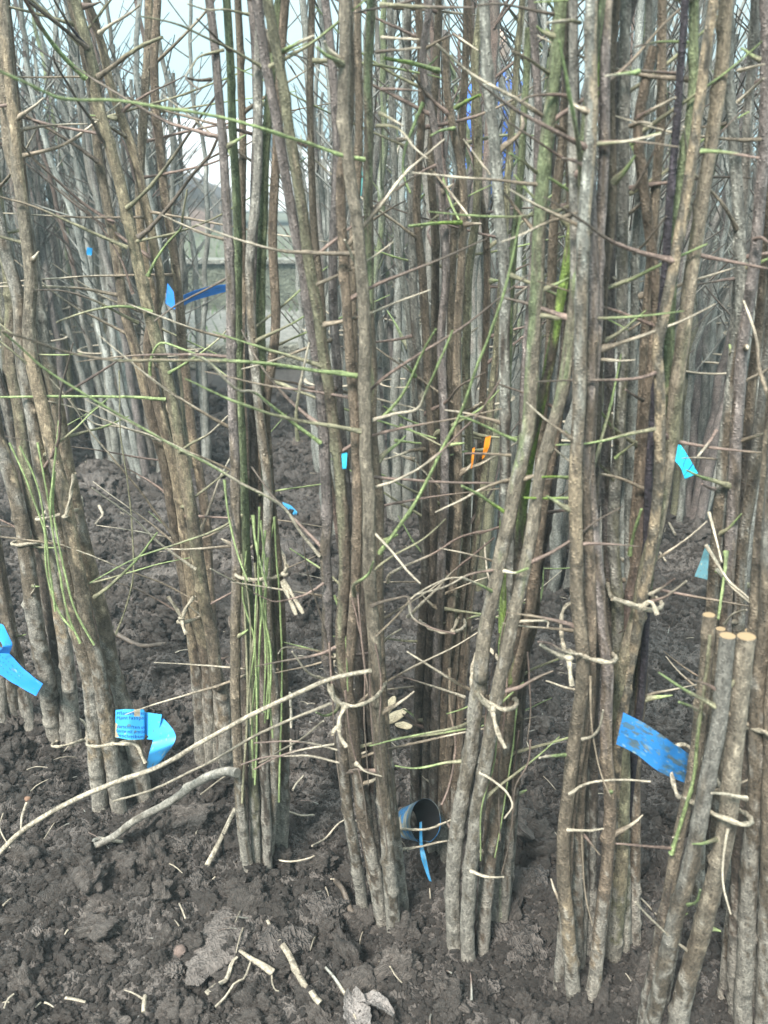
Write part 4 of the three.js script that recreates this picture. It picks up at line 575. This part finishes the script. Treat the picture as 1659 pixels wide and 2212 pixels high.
// ---------------------------------------------------------------- litter on the soil
function stalk(name, label, category, w0, w1, cols, pts3, o = {}) {
  const c = pts3[0].clone().lerp(pts3[pts3.length - 1], 0.5), g = rod(pts3, { seed: SEED++, r0: w0, r1: w1, cols, radial: 8, step: 0.006, knots: o.knots ?? 0.05, knotAmp: 1, rn: 0.03, wig: o.wig ?? 0.0015, mud: o.mud, clean: !o.mud, capCol: o.cap });
  if (o.flat) { g.translate(-c.x, -c.y, -c.z); g.scale(1, o.flat, 1); g.translate(c.x, c.y, c.z); }
  const m = mesh(name, moved(g, c), M.straw); m.position.copy(c); return tag(m, label, category, o.group ?? 'dry litter on the soil');
}
const onSoil = (t, lift = 0.004) => path2(t).map(([x, y]) => { const p = atY(x, y), q = atY(x, y, gh(p.x, p.z)); q.y = gh(q.x, q.z) + lift; return q; });
const zM1 = zb('M1') + 0.1;
stalk('dry_reed', 'long pale reed leaning from the middle bundle down to the left corner', 'reed', 0.0027, 0.0017, 'ww', [...path2('0,1840 50,1795 150,1735 250,1690 350,1652 450,1595 560,1535 650,1495 720,1465 800,1448').map(([x, y], i, A) => atZ(x, y, lerp(-0.72, zM1, (i / (A.length - 1)) ** 1.4)))]);
stalk('dry_reed', 'thinner pale stalk below the long reed', 'reed', 0.0012, 0.0012, 'ww', path2('245,1730 315,1712 380,1682 450,1648 510,1612 575,1578 640,1550 715,1520').map(([x, y], i) => atZ(x, y, lerp(-0.80, zM1, i / 7))));
stalk('dry_reed', 'fine pale stem under the thinner stalk', 'reed', 0.0009, 0.0008, 'ww', path2('G1250,780 G1450,640 G1659,570 H150,520 H300,430 H430,330').map(([x, y], i) => atZ(x, y, lerp(-0.86, zM1, i / 5))));
for (const [t, l] of [['H530,590 H350,545 H240,545 H80,550 G1500,600', 'red brown fine stem crossing the foot of the dark bundle'], ['H520,505 H350,460 H200,450 H0,460', 'fine stem arching over the thinner stalk'], ['H500,470 H250,515 H100,570 H0,630', 'fine forked stem bending down at the dark bundle']]) stalk('fine_stem', l, 'stem', 0.0010, 0.0007, 'wr', path2(t).map(([x, y]) => atZ(x, y, zM1 - 0.06)));
stalk('mud_stick', 'thick grey stick coated with dried mud leading to the dark bundle', 'stick', 0.0036, 0.0046, 'ps', path2('G590,1110 G720,1040 G850,950 G980,870 G1100,790 G1200,710 G1290,660 G1400,635 G1470,650').map(([x, y], i) => { const z = lerp(atY(212, 1830).z, zb('L3') + 0.03, i / 8); return atZ(x, y, z); }), { mud: 0.5, knots: 0.03, wig: 0.006 });
stalk('root_stub', 'crumpled root end at the tip of the mud coated stick', 'root', 0.003, 0.002, 'sw', onSoil('G560,1140 G600,1080 G680,1090 G780,1105'));
for (const [t, w, w1, label, f] of [
  ['G1465,930 G1400,1080 G1340,1190 G1295,1285', 0.0036, 0.0042, 'flat pale straw stalk leaning at the foot of the dark bundle', 0.6], ['579,2014 590,2035 606,2055', 0.0022, 0.003, 'frayed upper piece of the bright straw stalk', 0.7], ['606,2055 625,2090 640,2118 659,2150', 0.0046, 0.0042, 'bright split straw stalk in the open soil at the bottom', 0.7], ['673,2163 682,2182 693,2203', 0.004, 0.0042, 'short straw piece below the bright stalk', 0.7],
  ['519,2078 545,2092 565,2106 588,2118', 0.0025, 0.0058, 'white papery husk with hanging rootlets', 0.6], ['514,2085 505,2110 490,2135 470,2152 447,2166', 0.0022, 0.0042, 'curled yellowish husk below the cracked slab', 0.6], ['543,2103 528,2130 510,2155 490,2180 467,2200', 0.0012, 0.0016, 'thin dry rootlet running down from the white husk', 1],
  ['588,2118 590,2145 600,2165 604,2168', 0.0014, 0.0008, 'short pale rootlet at the end of the white husk', 1], ['818,2098 838,2110 856,2135 869,2153', 0.001, 0.0008, 'fine curved rootlet on the soil below the middle bundle', 1], ['H510,1360 H560,1470 H600,1570 H620,1600', 0.004, 0.0045, 'dark broken stick half buried left of the middle bundle', 1],
  ['G30,960 G10,1050 G50,1130 G80,1180', 0.0012, 0.001, 'bent straw wisp at the left edge', 1], ['G175,890 G150,1000 G140,1050', 0.0028, 0.0015, 'pale splinter stuck in the soil near the reed', 1], ['G1120,1520 G1140,1580 G1160,1625', 0.0012, 0.0012, 'tiny forked straw beside the cracked slab', 1], ['G900,2212 G905,2150 G910,2100', 0.0028, 0.003, 'yellow straw end at the bottom edge', 1], ['G420,2110 G480,2118 G540,2125', 0.0026, 0.0018, 'pale wood chip near the bottom edge', 0.6],
  ['H220,950 H300,1000 H380,1050', 0.002, 0.0016, 'pale twig lying between the dark and the middle bundle', 1], ['H50,1205 H200,1245 H340,1250 H400,1210 H440,1160', 0.0016, 0.0012, 'arched thin twig at the foot of the dark bundle', 1], ['H365,1175 H450,1100 H550,1045 H660,985', 0.0017, 0.0012, 'forked pale twig left of the middle bundle', 1], ['H245,815 H270,775 H310,730', 0.002, 0.0015, 'short pale stick behind the arched twig', 1], ['H225,200 H230,400 H230,600', 0.0036, 0.0034, 'upright pale straw in the gap behind the dark bundle', 1], ['I830,1450 I900,1530 I960,1590', 0.0016, 0.0012, 'thin pale stick in front of the mottled bundle', 1], ['H1090,1440 H1095,1510', 0.001, 0.001, 'small upright straw beside the twisted strip', 1],
  ['D700,1940 D850,1960 D1040,1985', 0.006, 0.005, 'dark half buried stick behind the leaning bundle', 1], ['F1040,1230 F1080,1290', 0.004, 0.004, 'short pale stick behind the mottled bundle', 1], ['F980,1440 F1020,1470', 0.003, 0.003, 'pink brown chip on the soil behind the mottled bundle', 1], ['G100,2095 G60,2130 G40,2190', 0.0012, 0.001, 'grey straw wisp near the bottom corner', 1], ['D620,1120 D640,1180 D600,1240', 0.005, 0.003, 'pale broken leaf stalk in the soil behind the leaning bundle', 0.5],
]) stalk('straw_piece', label, 'straw', w * 0.72, w1 * 0.72, /^dark/.test(label) ? 'kk' : 'ww', onSoil(t, 0.013), { flat: f < 1 ? f : 0 });
// dead leaf, two curled halves on a stalk
{ const c = atY(800, 2195); c.y = gh(c.x, c.z) + 0.008; const s = pxSize(c), t = thing('dead_leaf', 'grey curled dead leaf with its stalk at the bottom edge', 'leaf', c, 'dry litter on the soil');
  const lm = std({ color: lin(0.36, 0.325, 0.30), map: soilMap, roughness: 0.8, side: THREE.DoubleSide, bumpMap: soilBump, bumpScale: 0.002 });
  const blade = (x0, y0, x1, y1, wid, curl, seed) => { const A = atY(x0, y0), B = atY(x1, y1), L = A.distanceTo(B), d = B.clone().sub(A).normalize(), n = V(-d.z, 0, d.x), NU = 26, NV = 14, pos = [], uv = [], idx = []; for (const up of [0, 1]) for (let i = 0; i <= NU; i++) for (let j = 0; j <= NV; j++) { const u = i / NU, v = j / NV * 2 - 1, w = wid * Math.sin(Math.PI * Math.min(1, u * 0.9 + 0.06)) ** 0.7 * (1 + 0.18 * nz(u * 9, seed, v > 0 ? 1 : 4)), q = A.clone().addScaledVector(d, u * L).addScaledVector(n, v * w); q.y = gh(q.x, q.z) * 0.4 + 0.010 + curl * v * v * wid + 0.004 * Math.sin(u * 5 + seed) + 0.0025 * nz(u * 8, v * 5, seed) - 0.0012 * Math.exp(-81 * v * v) + (up ? 0.0005 : 0); pos.push(q.x - c.x, q.y - c.y, q.z - c.z); uv.push(u * L / 0.1, v * w / 0.1); }
    const O = (NU + 1) * (NV + 1); for (let i = 0; i < NU; i++) for (let j = 0; j < NV; j++) { const a = i * (NV + 1) + j, e = a + NV + 1; idx.push(a, e, a + 1, a + 1, e, e + 1, O + a, O + a + 1, O + e, O + a + 1, O + e + 1, O + e); } const g = new THREE.BufferGeometry(); g.setAttribute('position', new THREE.Float32BufferAttribute(pos, 3)); g.setAttribute('uv', new THREE.Float32BufferAttribute(uv, 2)); g.setIndex(idx); g.computeVertexNormals(); return g; };
  mesh('blade', blade(760, 2164, 785, 2262, 0.012, 0.5, 2), lm, t); mesh('blade', blade(768, 2168, 850, 2205, 0.009, 0.35, 5), lm, t);
  const P = path2('704,2094 725,2116 745,2139 762,2166').map(([x, y]) => { const q = atY(x, y); q.y = gh(q.x, q.z) + 0.006; return q; }); mesh('stalk', moved(rod(P, { seed: 881, r0: 0.0012, r1: 0.0022, cols: 'sw', radial: 7, step: 0.006, wig: 0.002 }), c), M.straw, t); }
{ const c = atY(852, 1582); for (const [dx, dz, r, sx, l] of [[0, 0, 0.4, 1, 'cream coloured dry leaf scrap behind the middle bundle'], [0.012, 0.02, -0.5, 0.7, 'smaller cream leaf scrap on top of the first'], [-0.008, -0.025, 1.0, 0.9, 'folded cream leaf scrap further back']]) { const g = new THREE.SphereGeometry(0.02 * sx, 14, 8); g.scale(1, 0.16, 0.42); const p = g.attributes.position; for (let i = 0; i < p.count; i++) p.setY(i, p.getY(i) + 4 * p.getX(i) ** 2 + 0.003 * nz(p.getX(i) * 90, p.getZ(i) * 90, dx * 50)); g.computeVertexNormals(); const m = mesh('leaf_scrap', g, std({ color: lin(0.68, 0.57, 0.38), map: barkMap, roughness: 0.7 })); m.position.set(c.x + dx, gh(c.x, c.z) + 0.012, c.z + dz); m.rotation.set(0.3, r, 0.3); tag(m, l, 'leaf', 'dry litter on the soil'); } }
{ // loose bits of straw, root hair and bark strewn everywhere
  const R = rngOf(611), geos = [];
  for (let i = 0; i < 420; i++) { const d = 0.5 + 2.2 * R() ** 1.3, x = (R() * 2 - 1) * (0.2 + 0.5 * d), z = -d, L = 0.006 + 0.028 * R() ** 2, a = R() * 6.28, y = gh(x, z) + 0.006, e = V(Math.cos(a), (R() - 0.3) * 0.7, Math.sin(a)); geos.push(rod([V(x, y, z), V(x, y, z).addScaledVector(e, L * 0.5).add(V(0, L * 0.1, 0)), V(x, y, z).addScaledVector(e, L).add(V(L * 0.2 * (R() - 0.5), 0, 0))], { seed: 7000 + i, r0: 0.0006 + 0.0008 * R(), r1: 0.0005, cols: R() < 0.6 ? 'ww' : 'sr', radial: 4, step: 0.01, clean: true })); }
  geos.forEach(g => { g.userData = {}; }); tag(mesh('straw_bits', mergeGeometries(geos), M.straw), 'tiny loose bits of straw and root over the soil', 'straw', null, 'stuff');
}
{ const R = rngOf(612); const L = ['small orange brown pebble by the left reed', 'white pebble in the open soil', 'grey pebble near the bottom edge', 'light round pebble in front of the middle bundle', 'pinkish pebble left of the cracked slab', 'white chip near the left edge', 'brown pebble below the middle bundle'];
  [[60, 1730, 7, [0.34, 0.2, 0.13]], [80, 2040, 6, [0.6, 0.58, 0.55]], [300, 2178, 6, [0.45, 0.43, 0.4]], [808, 2140, 9, [0.32, 0.28, 0.24]], [390, 2060, 13, [0.26, 0.19, 0.16]], [20, 2030, 7, [0.5, 0.48, 0.45]], [905, 2055, 7, [0.25, 0.21, 0.18]]].forEach(([x, y, w, c], i) => { const p = atY(x, y), r = w * pxSize(p), g = lump(60 + i, 3, 0.22, 0.8); g.scale(r, r, r); const m = mesh('pebble', g, std({ color: lin(...c), map: soilMap, roughness: 0.85 })); m.position.set(p.x, gh(p.x, p.z) + r * 0.35, p.z); tag(m, L[i], 'pebble', 'pebbles'); }); }

// ---------------------------------------------------------------- beyond the bed: kerb, path, low wall, grass, shed, van, shrubs, person
const rough = (hexOrCol, o = {}) => std({ color: hexOrCol, map: soilMap, bumpMap: soilBump, bumpScale: o.b ?? 0.006, roughness: 0.92 });
function block(w, h, d, bev = 0.012) { const s = new THREE.Shape(); s.moveTo(-w / 2, 0); s.lineTo(w / 2, 0); s.lineTo(w / 2, h); s.lineTo(-w / 2, h); s.closePath(); const g = new THREE.ExtrudeGeometry(s, { depth: d - bev * 2, bevelEnabled: true, bevelSize: bev, bevelThickness: bev, bevelOffset: -bev, bevelSegments: 2 }); g.translate(0, 0, -d / 2 + bev); const p = g.attributes.position, u = g.attributes.uv; for (let i = 0; i < p.count; i++) u.setXY(i, (p.getX(i) + p.getZ(i)) / 0.6, (p.getY(i) + p.getZ(i)) / 0.6); return g; }
{
  const kerb = thing('kerb', 'low pale concrete kerb along the far edge of the soil bed', 'kerb', V(-0.9, 0, -3.72)), km = rough(lin(0.36, 0.36, 0.29), { b: 0.02 });
  for (let i = 0; i < 7; i++) { const m = mesh('kerb_stone', block(0.985, 0.10 + 0.006 * Math.sin(i * 2.3), 0.09), km, kerb); m.position.set(-3.2 + i * 1.0, -0.01, 0.02 * Math.sin(i)); m.rotation.y = 0.01 * Math.sin(i * 3); }
  const path = new THREE.PlaneGeometry(9, 1.55, 90, 20); path.rotateX(-Math.PI / 2); { const p = path.attributes.position, u = path.attributes.uv; for (let i = 0; i < p.count; i++) { p.setY(i, 0.012 * fbm(p.getX(i) * 2, p.getZ(i) * 2, 1, 3)); u.setXY(i, p.getX(i) / 0.5, p.getZ(i) / 0.5); } path.computeVertexNormals(); }
  const pm = setting('path', path, rough(lin(0.33, 0.32, 0.28))); pm.position.set(-1.6, 0.02, -4.6);
  const wall = thing('low_wall', 'low mossy grey retaining wall with a pale top beyond the path', 'wall', V(-1.4, 0, -5.9)), wm = rough(lin(0.25, 0.27, 0.20), { b: 0.02 }), tm = rough(lin(0.44, 0.44, 0.38), { b: 0.02 }); wall.rotation.y = 0.05; kerb.rotation.y = 0.03;
  for (let i = 0; i < 6; i++) { const m = mesh('wall_panel', block(1.49, 0.27, 0.10), wm, wall); m.position.set(-4 + i * 1.5, -0.02, 0); const c = mesh('coping', block(1.48, 0.03, 0.16, 0.006), tm, wall); c.position.set(-4 + i * 1.5, 0.252, 0); }
  const R = rngOf(31), geos = []; // weeds and grass along the wall foot and on the bank behind
  for (let i = 0; i < 9000; i++) { const far = R() < 0.6, x = -6 + R() * 8, z = far ? -6.05 - 5 * R() ** 1.5 : -3.95 - 1.8 * R(), h = 0.02 + 0.06 * R(), a = R() * 6.28; if (!far && fbm(x * 2.2, 1, z * 2.2, 2) < 0.06) continue; const g = new THREE.BufferGeometry(), w = 0.004 + 0.006 * R(), y = far ? 0.20 : 0.02, c = 0.6 + 0.7 * R(); g.setAttribute('position', new THREE.Float32BufferAttribute([x, y, z, x + w * Math.cos(a), y, z + w * Math.sin(a), x + (R() - 0.5) * h, y + h, z + (R() - 0.5) * h], 3)); g.setAttribute('color', new THREE.Float32BufferAttribute([0, 1, 2].flatMap(() => [0.10 * c, 0.16 * c, 0.06 * c]), 3)); g.computeVertexNormals(); geos.push(g); }
  tag(mesh('grass', mergeGeometries(geos), std({ vertexColors: true, roughness: 0.9, side: THREE.DoubleSide })), 'short grass and weeds along the low wall', 'grass', null, 'stuff');
  const bank = new THREE.PlaneGeometry(60, 36, 60, 40); bank.rotateX(-Math.PI / 2); { const p = bank.attributes.position, u = bank.attributes.uv; for (let i = 0; i < p.count; i++) { p.setY(i, 0.04 * fbm(p.getX(i) * 0.6, p.getZ(i) * 0.6, 1, 2)); u.setXY(i, p.getX(i) / 0.7, p.getZ(i) / 0.7); } bank.computeVertexNormals(); }
  const bm = setting('terrain', bank, rough(lin(0.17, 0.17, 0.11))); bm.position.set(0, 0.19, -23.95);
}
// bare shrubs and trees far behind
function bareTree(name, label, x, z, H, spread, col, n, trunkR) {
  const R = rngOf(Math.round(1000 + x * 37 + z * 91)), t = thing(name, label, name === 'bare_shrub' ? 'shrub' : 'tree', V(x, 0.15, z), 'leafless shrubs and trees beyond the wall'), geos = [], mat = std({ vertexColors: true, roughness: 0.9 });
  const tr = [V(0, -0.1, 0), V(0.02 * H, H * 0.25, 0), V(-0.01 * H, H * 0.5, 0.02 * H)];
  mesh('trunk', rod(tr, { seed: 300 + n, r0: trunkR, r1: trunkR * 0.5, cols: col + 'k', radial: 8, step: H / 30 }), mat, t);
  const branch = (p, d, L, r, lv) => { const q = p.clone().addScaledVector(d, L * 0.5).add(V((R() - 0.5) * L * 0.15, L * 0.03, (R() - 0.5) * L * 0.15)), e = p.clone().addScaledVector(d, L).add(V(0, L * 0.08, 0)); geos.push(rod([p, q, e], { seed: Math.floor(R() * 1e5), r0: r, r1: r * 0.5, cols: col + col, radial: 4, step: L / 4, clean: true })); if (lv > 0) for (let k = 0; k < 3 + Math.floor(R() * 2); k++) { const b2 = p.clone().lerp(e, 0.35 + 0.6 * R()); branch(b2, d.clone().add(V((R() - 0.5) * 1.5, (R() - 0.25) * 0.9, (R() - 0.5) * 1.5)).normalize(), L * (0.4 + 0.3 * R()), r * 0.5, lv - 1); } };
  for (let k = 0; k < n; k++) { const f = 0.12 + 0.88 * R(), a = R() * 6.28; branch(V(0, H * 0.5 * f, 0), V(Math.cos(a) * spread, 0.5 + R(), Math.sin(a) * spread).normalize(), H * (0.25 + 0.3 * R()), trunkR * 0.4, 2); }
  geos.forEach(g => { g.userData = {}; }); mesh('crown', mergeGeometries(geos), mat, t);
}
bareTree('bare_shrub', 'dark leafless shrub beside the shed', -2.7, -10.5, 1.15, 0.9, 'k', 22, 0.03);
bareTree('bare_shrub', 'lower dark leafless shrub in front of the van', -1.9, -10.9, 0.8, 0.9, 'k', 18, 0.03);
bareTree('bare_shrub', 'wide leafless shrub behind the stand at the left', -4.6, -9.2, 1.7, 0.8, 'r', 22, 0.04);
bareTree('bare_tree', 'pale leafless tree far behind at the left', -8.2, -17, 5.5, 0.6, 's', 20, 0.12);
bareTree('bare_tree', 'grey leafless tree far behind at the right', 9.2, -19, 6.5, 0.6, 's', 20, 0.14);
bareTree('bare_tree', 'slim leafless tree behind the dense stand', 5.2, -16, 4.2, 0.5, 'g', 18, 0.08);
{ // small brick shed with a dark roof
  const t = thing('shed', 'small reddish brick shed with a dark roof far behind', 'shed', V(-3.1, 0.18, -12.6)), w = 1.9, d = 1.6, h = 0.42, m = rough(lin(0.36, 0.25, 0.21));
  mesh('wall', block(w, h, d, 0.01), m, t);
  const s = new THREE.Shape(); s.moveTo(-w / 2 - 0.12, 0); s.lineTo(w / 2 + 0.12, 0); s.lineTo(0, 0.42); s.closePath(); const g = new THREE.ExtrudeGeometry(s, { depth: d + 0.2, bevelEnabled: true, bevelSize: 0.01, bevelThickness: 0.01, bevelSegments: 1 }); g.translate(0, h, -d / 2 - 0.1); mesh('roof', g, rough(lin(0.07, 0.06, 0.058)), t);
  const dr = mesh('door', block(0.5, 0.36, 0.03, 0.006), rough(lin(0.12, 0.1, 0.09)), t); dr.position.set(0.3, 0, d / 2 + 0.012); const win = mesh('window', block(0.35, 0.2, 0.03, 0.006), std({ color: lin(0.3, 0.34, 0.36), roughness: 0.2 }), t); win.position.set(-0.45, 0.15, d / 2 + 0.012);
}
{ // parked white van, mostly hidden
  const t = thing('parked_van', 'white van parked beyond the low wall, glimpsed between stems', 'van', V(-2.05, 0.2, -14.5)), white = new THREE.MeshPhysicalMaterial({ color: lin(0.78, 0.8, 0.82), roughness: 0.35, clearcoat: 0.5 }), glass = std({ color: lin(0.05, 0.07, 0.08), roughness: 0.08 });
  const L = 2.9, s = new THREE.Shape(); s.moveTo(-L / 2, 0.22); s.lineTo(L / 2, 0.22); s.lineTo(L / 2, 0.72); s.quadraticCurveTo(L / 2 - 0.05, 0.85, L / 2 - 0.5, 0.9); s.lineTo(L / 2 - 0.95, 1.32); s.quadraticCurveTo(L / 2 - 1.05, 1.4, L / 2 - 1.25, 1.4); s.lineTo(-L / 2 + 0.1, 1.4); s.quadraticCurveTo(-L / 2, 1.4, -L / 2, 1.28); s.closePath();
  const g = new THREE.ExtrudeGeometry(s, { depth: 1.3, bevelEnabled: true, bevelSize: 0.05, bevelThickness: 0.05, bevelSegments: 3 }); g.translate(0, 0, -0.65); mesh('body', g, white, t);
  const ws = new THREE.Shape(); ws.moveTo(0.3, 0.92); ws.lineTo(0.92, 0.92); ws.lineTo(0.5, 1.28); ws.lineTo(0.3, 1.28); ws.closePath(); const wg = new THREE.ExtrudeGeometry(ws, { depth: 0.02, bevelEnabled: false }); wg.translate(0, 0, 0.7); mesh('window', wg, glass, t);
  for (const x of [-0.85, 0.95]) for (const z of [-0.62, 0.66]) { const wh = mesh('wheel', new THREE.TorusGeometry(0.17, 0.075, 10, 26), std({ color: lin(0.02, 0.02, 0.022), roughness: 0.85 }), t); wh.position.set(x, 0.22, z); const rim = mesh('rim', new THREE.CylinderGeometry(0.13, 0.13, 0.09, 20).rotateX(Math.PI / 2), std({ color: lin(0.35, 0.36, 0.37), roughness: 0.4, metalness: 0.6 }), wh); rim.position.z = 0.012; }
  for (const z of [-0.4, 0.4]) { const hl = mesh('headlight', new THREE.SphereGeometry(0.09, 14, 8).scale(0.4, 0.7, 1), std({ color: lin(0.7, 0.72, 0.74), roughness: 0.15 }), t); hl.position.set(L / 2 + 0.03, 0.66, z); }
  const bp = mesh('bumper', new THREE.CapsuleGeometry(0.07, 1.2, 4, 10).rotateX(Math.PI / 2), std({ color: lin(0.04, 0.04, 0.045), roughness: 0.7 }), t); bp.position.set(L / 2 + 0.05, 0.3, 0);
}
{ // person in a blue jacket stooping over the rows
  const p0 = V(0.70, 0.0, -6.0), J = [ // joints: a, b, radii (metres from the feet), part
    [[0, 0.86, 0], [0, 1.02, 0.03], 0.15, 0.145, 'j'], [[0, 1.02, 0.03], [-0.03, 1.32, 0.16], 0.15, 0.17, 'j'], [[-0.17, 1.33, 0.15], [0.12, 1.33, 0.15], 0.085, 0.085, 'j'], [[-0.03, 1.36, 0.17], [-0.06, 1.48, 0.23], 0.062, 0.055, 's'],
    [[-0.19, 1.32, 0.15], [-0.25, 1.06, 0.26], 0.065, 0.052, 'j'], [[-0.25, 1.06, 0.26], [-0.18, 0.86, 0.44], 0.052, 0.042, 'j'], [[0.15, 1.32, 0.15], [0.27, 1.08, 0.25], 0.065, 0.052, 'j'], [[0.27, 1.08, 0.25], [0.24, 0.86, 0.42], 0.052, 0.042, 'j'],
    [[-0.09, 0.86, 0], [-0.11, 0.46, 0.05], 0.095, 0.068, 't'], [[-0.11, 0.46, 0.05], [-0.11, 0.09, 0], 0.065, 0.05, 't'], [[0.09, 0.86, 0], [0.11, 0.46, 0.05], 0.095, 0.068, 't'], [[0.11, 0.46, 0.05], [0.11, 0.09, 0], 0.065, 0.05, 't'], [[-0.11, 0.05, -0.03], [-0.12, 0.04, 0.15], 0.05, 0.042, 'b'], [[0.11, 0.05, -0.03], [0.12, 0.04, 0.15], 0.05, 0.042, 'b'],
    [[-0.065, 1.55, 0.25], [-0.07, 1.62, 0.26], 0.085, 0.092, 's'], [[-0.075, 1.555, 0.33], [-0.075, 1.535, 0.35], 0.02, 0.012, 's'], [[-0.155, 1.57, 0.25], [-0.158, 1.59, 0.25], 0.02, 0.02, 's'], [[0.018, 1.57, 0.25], [0.02, 1.59, 0.25], 0.02, 0.02, 's'],
  ];
  for (const sx of [-1, 1]) { const w = sx < 0 ? [-0.18, 0.86, 0.44] : [0.24, 0.86, 0.42]; J.push([w, [w[0], w[1] - 0.07, w[2] + 0.03], 0.034, 0.034, 's']); for (let f = 0; f < 4; f++) J.push([[w[0] - 0.027 + f * 0.018, w[1] - 0.09, w[2] + 0.035], [w[0] - 0.03 + f * 0.02, w[1] - 0.155 - 0.008 * (f % 2), w[2] + 0.02], 0.010, 0.008, 's']); J.push([[w[0] - sx * 0.03, w[1] - 0.05, w[2] + 0.03], [w[0] - sx * 0.055, w[1] - 0.105, w[2] + 0.045], 0.011, 0.009, 's']); }
  const COL = { j: [0.05, 0.16, 0.62], s: [0.5, 0.34, 0.26], t: [0.05, 0.055, 0.08], b: [0.03, 0.025, 0.02] };
  const A = V(), dist = (x, y, z, j) => { const [a, b2, ra, rb] = j, bx = b2[0] - a[0], by = b2[1] - a[1], bz = b2[2] - a[2], px = x - a[0], py = y - a[1], pz = z - a[2], l2 = bx * bx + by * by + bz * bz, h = clamp((px * bx + py * by + pz * bz) / l2); return Math.hypot(px - bx * h, py - by * h, pz - bz * h) - lerp(ra, rb, h); };
  const N = 130, ext = 0.9, mc = new MarchingCubes(N, M.twig, false, false, 400000); mc.isolation = 0; const cy = 0.85;
  for (let k = 0; k < N; k++) for (let j = 0; j < N; j++) for (let i = 0; i < N; i++) { const x = (i - N / 2) / (N / 2) * ext, y = (j - N / 2) / (N / 2) * ext + cy, z = (k - N / 2) / (N / 2) * ext; let d = 1e3; if (Math.abs(x) < 0.5 && Math.abs(z) < 0.65) for (const q of J) { const e = dist(x, y, z, q), kk = q[2] < 0.03 ? 0.006 : 0.03, h = clamp(0.5 + 0.5 * (e - d) / kk); d = d > 50 ? e : lerp(e, d, h) - kk * h * (1 - h); } mc.field[i + j * N + k * N * N] = -d; }
  mc.update(); const n = mc.count, pos = new Float32Array(n * 3), nor = new Float32Array(mc.normalArray.slice(0, n * 3)), col = new Float32Array(n * 3), uv = new Float32Array(n * 2);
  for (let v = 0; v < n; v++) { const x = mc.positionArray[v * 3] * ext, y = mc.positionArray[v * 3 + 1] * ext + cy, z = mc.positionArray[v * 3 + 2] * ext; pos.set([x, y, z], v * 3); let best = 1e3, bj = J[0]; for (const q of J) { const e = dist(x, y, z, q); if (e < best) { best = e; bj = q; } } col.set(COL[bj[4]], v * 3); }
  const g = new THREE.BufferGeometry(); g.setAttribute('position', new THREE.BufferAttribute(pos, 3)); g.setAttribute('normal', new THREE.BufferAttribute(nor, 3)); g.setAttribute('color', new THREE.BufferAttribute(col, 3));
  const t = thing('person', 'person in a blue jacket and dark trousers stooping behind the dense stand', 'person', p0);
  mesh('body', g, std({ vertexColors: true, roughness: 0.75 }), t);
  const hair = new THREE.SphereGeometry(0.104, 26, 20, 0, 6.283, 0, 1.75), hp = hair.attributes.position; for (let i = 0; i < hp.count; i++) { const f = 1 + 0.08 * nz(hp.getX(i) * 40, hp.getY(i) * 40, hp.getZ(i) * 40); hp.setXYZ(i, hp.getX(i) * f, hp.getY(i) * f, hp.getZ(i) * f); } hair.computeVertexNormals(); const hm = mesh('hair', hair, std({ color: lin(0.02, 0.016, 0.014), roughness: 0.7 }), t); hm.position.set(-0.068, 1.605, 0.235); hm.rotation.x = -0.45;
  for (const sx of [-1, 1]) { const e = mesh('eye', new THREE.SphereGeometry(0.011, 10, 8), std({ color: lin(0.03, 0.02, 0.02), roughness: 0.3 }), t); e.position.set(-0.07 + sx * 0.033, 1.59, 0.335); }
  const mo = mesh('mouth', new THREE.CapsuleGeometry(0.006, 0.035, 4, 8).rotateZ(Math.PI / 2), std({ color: lin(0.35, 0.15, 0.13), roughness: 0.6 }), t); mo.position.set(-0.073, 1.508, 0.32);
  t.scale.setScalar(0.92);
}
renderer.render(scene, camera);
